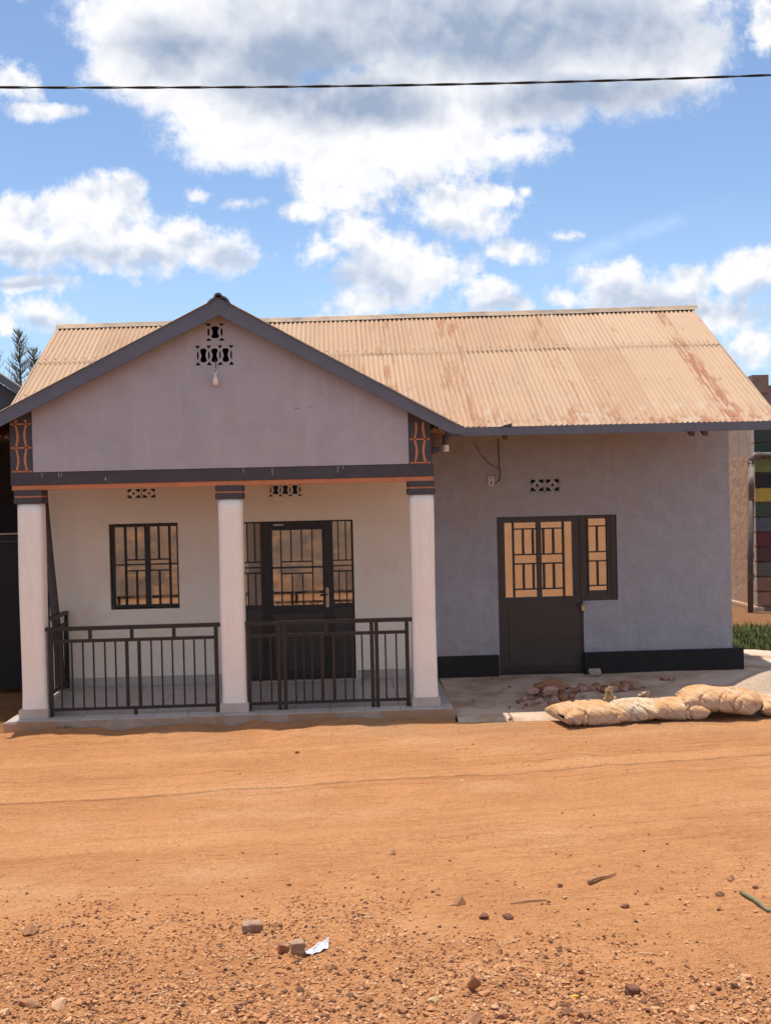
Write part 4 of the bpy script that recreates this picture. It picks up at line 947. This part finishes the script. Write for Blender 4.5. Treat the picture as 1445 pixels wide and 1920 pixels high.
def twig(name, label, cat, pts, r, mat, group=None):
    b = MB(); P_ = [(x, y, surf(x, y) + dz) for x, y, dz in pts]; b.tube(P_, r, 7); o = b.build(name, mat, None, smooth=True); return tag(o, label, cat, group)
twig('stick', 'green cut stem lying at the gravel edge', 'stick', [(2.49, -8.42, .015), (2.53, -8.56, .016), (2.55, -8.72, .014), (2.72, -8.92, .012)], (.012, .013, .011, .010), GREENW)
twig('stick', 'short brown dead twig lying on the road', 'stick', [(1.59, -8.11, .02), (1.64, -8.08, .028), (1.73, -8.02, .016), (1.81, -7.96, .012)], (.017, .014, .009, .004), WOOD)
twig('stick', 'slim dry twig beside the small stones on the road', 'stick', [(1.03, -8.40, .005), (1.15, -8.36, .010), (1.27, -8.33, .006)], (.004, .006, .004), WOOD)
for (x, y, a, l) in ((1.57, -9.34, -.3, .12), (.12, -8.6, .1, .05), (-.12, -8.62, .5, .09), (.25, -9.25, -.5, .09), (1.13, -9.5, 1.0, .08), (2.0, -9.75, .8, .07), (-1.9, -8.55, .05, .05), (-.55, -9.2, .7, .10), (-.9, -9.75, .6, .1), (1.9, -4.5, -.2, .12), (2.3, -4.3, -.25, .13), (-.2, -9.5, .9, .07), (.9, -9.05, .3, .1), (-1.05, -9.6, .4, .12), (.3, -5.9, .1, .06)):
    twig('straw', 'short dry straw bit lying on the dirt', 'straw', [(x, y, .008), (x + l * math.cos(a) * .5, y + l * math.sin(a) * .5, .013), (x + l * math.cos(a), y + l * math.sin(a), .008)], .003, STRAW, 'bits of straw on the dirt')
b = MB(); zz = surf(1.138, -9.858); b.box(1.115, 1.16, -9.868, -9.852, zz + .004, zz + .014, .002); o = b.build('scrap', YELLOW); tag(o, 'bright yellow plastic scrap in the gravel', 'scrap')
# crumpled paper
n = 16; vs = []; fs = []
for i in range(n + 1):
    for j in range(n + 1):
        u, v = i / n, j / n
        d = mnoise.noise_vector(Vector((u * 3.5, v * 3.5, 2))) * .018
        x = -.235 + u * .135 + d.x; y = -9.15 + v * .075 + u * .085 + d.y
        vs.append((x, y, surf(-.2, -9.12) + .010 + .026 * u * u * (.4 + .6 * v) + .018 * v * u + d.z * .9))
for i in range(n):
    for j in range(n): a = i * (n + 1) + j; fs.append((a, a + 1, a + n + 2, a + n + 1))
me = bpy.data.meshes.new('paper'); me.from_pydata(vs, [], fs); me.materials.append(PAPER)
o = link('paper', me); o.modifiers.new('s', 'SOLIDIFY').thickness = .0012; tag(o, 'crumpled white paper lying beside the brick lumps on the road', 'paper')

# small tuft at the step
def blades(name, pts, h, w, mat, seed, lean=.5, parent=None):
    r = random.Random(seed); V = []; Fc = []
    for (x, y, z) in pts:
        a = r.uniform(0, 6.28); l = h * r.uniform(.5, 1.2); dx, dy = math.cos(a) * l * lean * r.random(), math.sin(a) * l * lean * r.random(); px, py = -math.sin(a) * w, math.cos(a) * w
        k = len(V); V += [(x - px, y - py, z), (x + px, y + py, z), (x + dx * .5 + px * .7, y + dy * .5 + py * .7, z + l * .6), (x + dx * .5 - px * .7, y + dy * .5 - py * .7, z + l * .6), (x + dx, y + dy, z + l)]
        Fc += [(k, k + 1, k + 2, k + 3), (k + 3, k + 2, k + 4)]
    me = bpy.data.meshes.new(name); me.from_pydata(V, [], Fc); return link(name, me, mat, parent)
r = random.Random(9)
o = blades('grass_tuft', [(-3.06 + r.gauss(0, .05), -2.50 + r.gauss(0, .02), -.10) for _ in range(34)], .09, .004, GRASSM, 1, 1.0); tag(o, 'tiny green grass tuft growing at the foot of the porch step', 'grass tuft')
# lawn beside the wing
pts = []
while len(pts) < 9000:
    x = r.uniform(5.75, 9.0); y = r.uniform(1.75, 5.2)
    if y < 2.0 + .22 * mnoise.noise(Vector((x * 2, 0, 3))) - .0 * x or y > 4.7 + .2 * mnoise.noise(Vector((x * 2, 5, 3))): continue
    pts.append((x, y, float(ground_z(x, y)) - .02 + .05 * mnoise.noise(Vector((x * 2, y * 2, 0)))))
o = blades('lawn_grass', pts, .13, .008, GRASSM, 2, .9); tag(o, 'patch of green grass beside the right end of the house', 'grass', kind='stuff')

# ---------------------------------------------------------------- right-hand neighbour
NB = empty('neighbour_house', (8.0, 6.6, 0)); tag(NB, 'pebbledash neighbour house with painted corner blocks beyond the right end of the house', 'house')
fx, fy = 8.06, 6.55
b = MB(); b.box(fx, fx + .25, fy + .0, fy + 8, .0, 3.05); b.build('wall', NWALL, NB)
b = MB(); b.box(fx + .012, fx + .25, fy + .0, fy + 8, 3.05, 4.45); b.build('wall', NSMOOTH, NB)
b = MB(); b.box(fx + .06, fx + 9, fy - .06, fy - .003, .0, 4.4); b.build('wall', M('mauve_render', (.22, .15, .145), (.26, .18, .17), 4, .9, .4, 50), NB)
b = MB(); b.box(fx - .12, fx + .08, fy - .16, fy + 8, .0, .16, .02); b.build('foundation', GROUT, NB)
cols = [(.30, .16, .11), (.26, .14, .10), (.12, .11, .10), (.10, .05, .045), (.13, .035, .045), (.10, .10, .13), (.055, .075, .055), (.46, .33, .06), (.025, .022, .025), (.17, .19, .07), (.03, .055, .042), (.04, .06, .05), (.10, .13, .09)]
zb = .16
for i, c in enumerate(cols):
    h = .285; w = .55 if i % 2 else .46
    b = MB(); b.box(fx - .035, fx + w, fy - .115, fy - .061, zb + .012, zb + h - .012, .010); b.build('corner_block', M('corner_block_%d' % i, c, None, 8, .7, .3, 40), NB)
    b = MB(); b.box(fx - .030, fx - .001, fy - .060, fy + .12, zb + .014, zb + h - .014, .006); b.build('corner_block', M('corner_block_side', (.42, .36, .30), (.34, .28, .23), 8, .8), NB)
    zb += h
for k, (dy, dz, m_) in enumerate(((-.08, 4.02, 'corner_block_12'), (.35, 4.05, 'corner_block_5'), (.85, 4.08, 'corner_block_side'))):
    b = MB(); b.box(fx - .03, fx + .02, fy + dy, fy + dy + .3, dz - .14, dz + .14, .01); b.build('corner_block', MATS[m_], NB)
b = MB(); vs = [(fy - .1, 4.40), (fy + .6, 4.62), (fy + 3, 4.50), (fy + 8, 4.45), (fy + 8, 4.3), (fy - .1, 4.2)]
b.prism([(fy - .1, 4.25), (fy - .1, 4.60), (fy + .5, 4.58), (fy + 1.4, 4.50), (fy + 8, 4.3), (fy + 8, 4.2)], -.06, .26); me = b.mesh('parapet'); me.transform(Matrix.Translation((fx, 0, 0)) @ Matrix(((0, 1, 0, 0), (1, 0, 0, 0), (0, 0, 1, 0), (0, 0, 0, 1)))); link('parapet', me, M('weathered_brick', (.20, .13, .105), (.27, .19, .15), 9, .9, .7, 40, .01), NB)
dp = empty('drainpipe', (7.85, 6.3, .1)); tag(dp, 'sooted drainpipe with elbow standing before the pebbledash wall', 'drainpipe')
b = MB(); b.tube([(9.6, 6.28, 3.02), (8.05, 6.28, 3.06)], .055, 12); b.build('pipe', PVC, dp, smooth=True)
b = MB(); b.tube([(8.07, 6.28, 3.06), (7.95, 6.28, 3.05), (7.90, 6.28, 3.0), (7.89, 6.28, 2.9)], .066, 12); b.build('elbow', PVC, dp, smooth=True)
b = MB(); b.tube([(7.89, 6.28, 2.95), (7.88, 6.28, 2.2)], .056, 12); b.build('pipe', PVC, dp, smooth=True)
b = MB(); b.tube([(7.88, 6.28, 2.2), (7.84, 6.28, 1.2), (7.82, 6.28, .05)], .055, 12); b.build('pipe', PIPED, dp, smooth=True)
for z in (1.15, .75): 
    b = MB(); b.tube([(7.845 - (1.15 - z) * .02, 6.28, z + .05), (7.842 - (1.15 - z) * .02, 6.28, z - .05)], .066, 12); b.build('collar', PIPED, dp)
# tiled pier cap glimpsed past the eave
b = MB(); b.lathe([(.02, .16), (.16, .12), (.24, .05), (.26, 0), (.22, -.06)], (7.42, 3.4, 3.72), 14); o = b.build('pier_cap', M('terracotta', (.42, .16, .10), None, 9)); 
bpy.data.objects.remove(o)

# ---------------------------------------------------------------- left-hand neighbour, gate, trees
LN = empty('neighbour_house', (-6.5, 3.2, 0)); tag(LN, 'dark stained neighbour house with sloping grey coping behind the black gate', 'house')
b = MB(); b.prism([(-9.5, -.1), (-4.30, -.1), (-4.30, 3.70), (-9.5, 7.25)], 3.2, 3.4); b.build('wall', NDARK, LN)
b = MB(); b.prism([(-4.2, 3.66), (-4.2, 3.80), (-9.5, 7.45), (-9.5, 7.30)], 3.12, 3.42); b.build('coping', M('grey_verge', (.20, .19, .185), (.15, .14, .14), 5), LN)
b = MB(); b.box(-9.5, -4.05, 1.6, 1.75, -.1, 3.35); b.build('yard_wall', NBROWN, LN)
b = MB(); b.box(-9.5, -4.03, 1.45, 1.85, 3.35, 3.42); b.build('wall_coping', NDARK, LN)
b = MB(); b.box(-9.5, -4.22, -1.6, 3.1, 3.36, 3.44, .01); b.build('eave', NDARK, LN)  # eave carried forward over the gate to shade the ground there
for x in (-6.8, -4.32):
    b = MB(); b.box(x, x + .09, -1.55, -1.46, -.15, 3.36, .004); b.build('eave_post', NBROWN, LN)
GT = empty('metal_gate', (-5, .1, 0)); tag(GT, 'black sheet-metal gate closing the gap left of the porch', 'gate')
for k in range(3):
    b = MB(); b.box(-6.9 + k * 1.0 + .004, -5.9 + k * 1.0 - .004, .10, .125, .0, 1.96, .003); b.build('gate_panel', GATEB, GT)
b = MB(); b.box(-6.9, -3.83, .09, .14, 1.962, 2.05, .004); b.build('top_frame', GATEB, GT)
b = MB(); b.tube([(-6.9, .06, 2.065), (-3.84, .06, 2.065)], .010, 8); b.build('top_rod', M('pale_rod', (.55, .48, .38)), GT)
b = MB(); b.tube([(-6.9, .07, 1.965), (-3.84, .07, 1.965)], .006, 8); b.build('rail_rod', M('grey_rod', (.16, .15, .15)), GT)
b = MB(); b.box(-3.93, -3.835, .08, .15, -.05, 2.0, .004); b.build('gate_post', GATEB, GT)

def casuarina(x, y, h, seed, lean=0):
    r = random.Random(seed); T = empty('casuarina_tree', (x, y, 0))
    tag(T, 'tall feathery casuarina tree rising behind the dark neighbour roof', 'tree', 'casuarina trees behind the neighbour house')
    b = MB(); b.tube([(x + lean * f + .04 * math.sin(f * 9 + seed), y, -.2 + h * f) for f in (0, .2, .4, .6, .8, .97)], (.14, .12, .095, .065, .035, .008), 8); b.build('trunk', BARK, T, smooth=True)
    V = []; Fc = []
    nb = 190
    for k in range(nb):
        f = .22 + .78 * (k / nb) ** .9; z = h * f; L = (1 - f) ** .75 * 1.15 * r.uniform(.45, 1.1) + .12; a = r.uniform(0, 6.28); up = r.uniform(.55, 1.3)
        cx_, cy_ = x + lean * f, y
        for q in range(26):
            s = (q + r.random()) / 24; px = cx_ + math.cos(a) * L * s; py = cy_ + math.sin(a) * L * s; pz = z + up * L * s * (.4 + .6 * s)
            aa = a + r.uniform(-1.2, 1.2); ll = r.uniform(.10, .26) * (1.15 - .5 * s); ex, ey, ez = px + math.cos(aa) * ll * .6, py + math.sin(aa) * ll * .6, pz + ll * r.uniform(.3, 1.1)
            w = .009; nx_, ny_ = -math.sin(aa) * w, math.cos(aa) * w; i0 = len(V)
            V += [(px - nx_, py - ny_, pz), (px + nx_, py + ny_, pz), (ex, ey, ez)]; Fc.append((i0, i0 + 1, i0 + 2))
        i0 = len(V); w = .012; V += [(cx_, cy_, z), (cx_ + .0, cy_, z + 2 * w), (cx_ + math.cos(a) * L, cy_ + math.sin(a) * L, z + up * L)]; Fc.append((i0, i0 + 1, i0 + 2))
    me = bpy.data.meshes.new('crown'); me.from_pydata(V, [], Fc); link('crown', me, PINE, T)
for k, (x, y, h) in enumerate(((-10.03, 22, 7.9), (-9.55, 22.8, 7.45), (-9.16, 23, 7.55), (-10.55, 21.5, 7.5), (-9.75, 24, 7.2))):
    casuarina(x, y, h, k + 1, random.Random(k).uniform(-.2, .2))
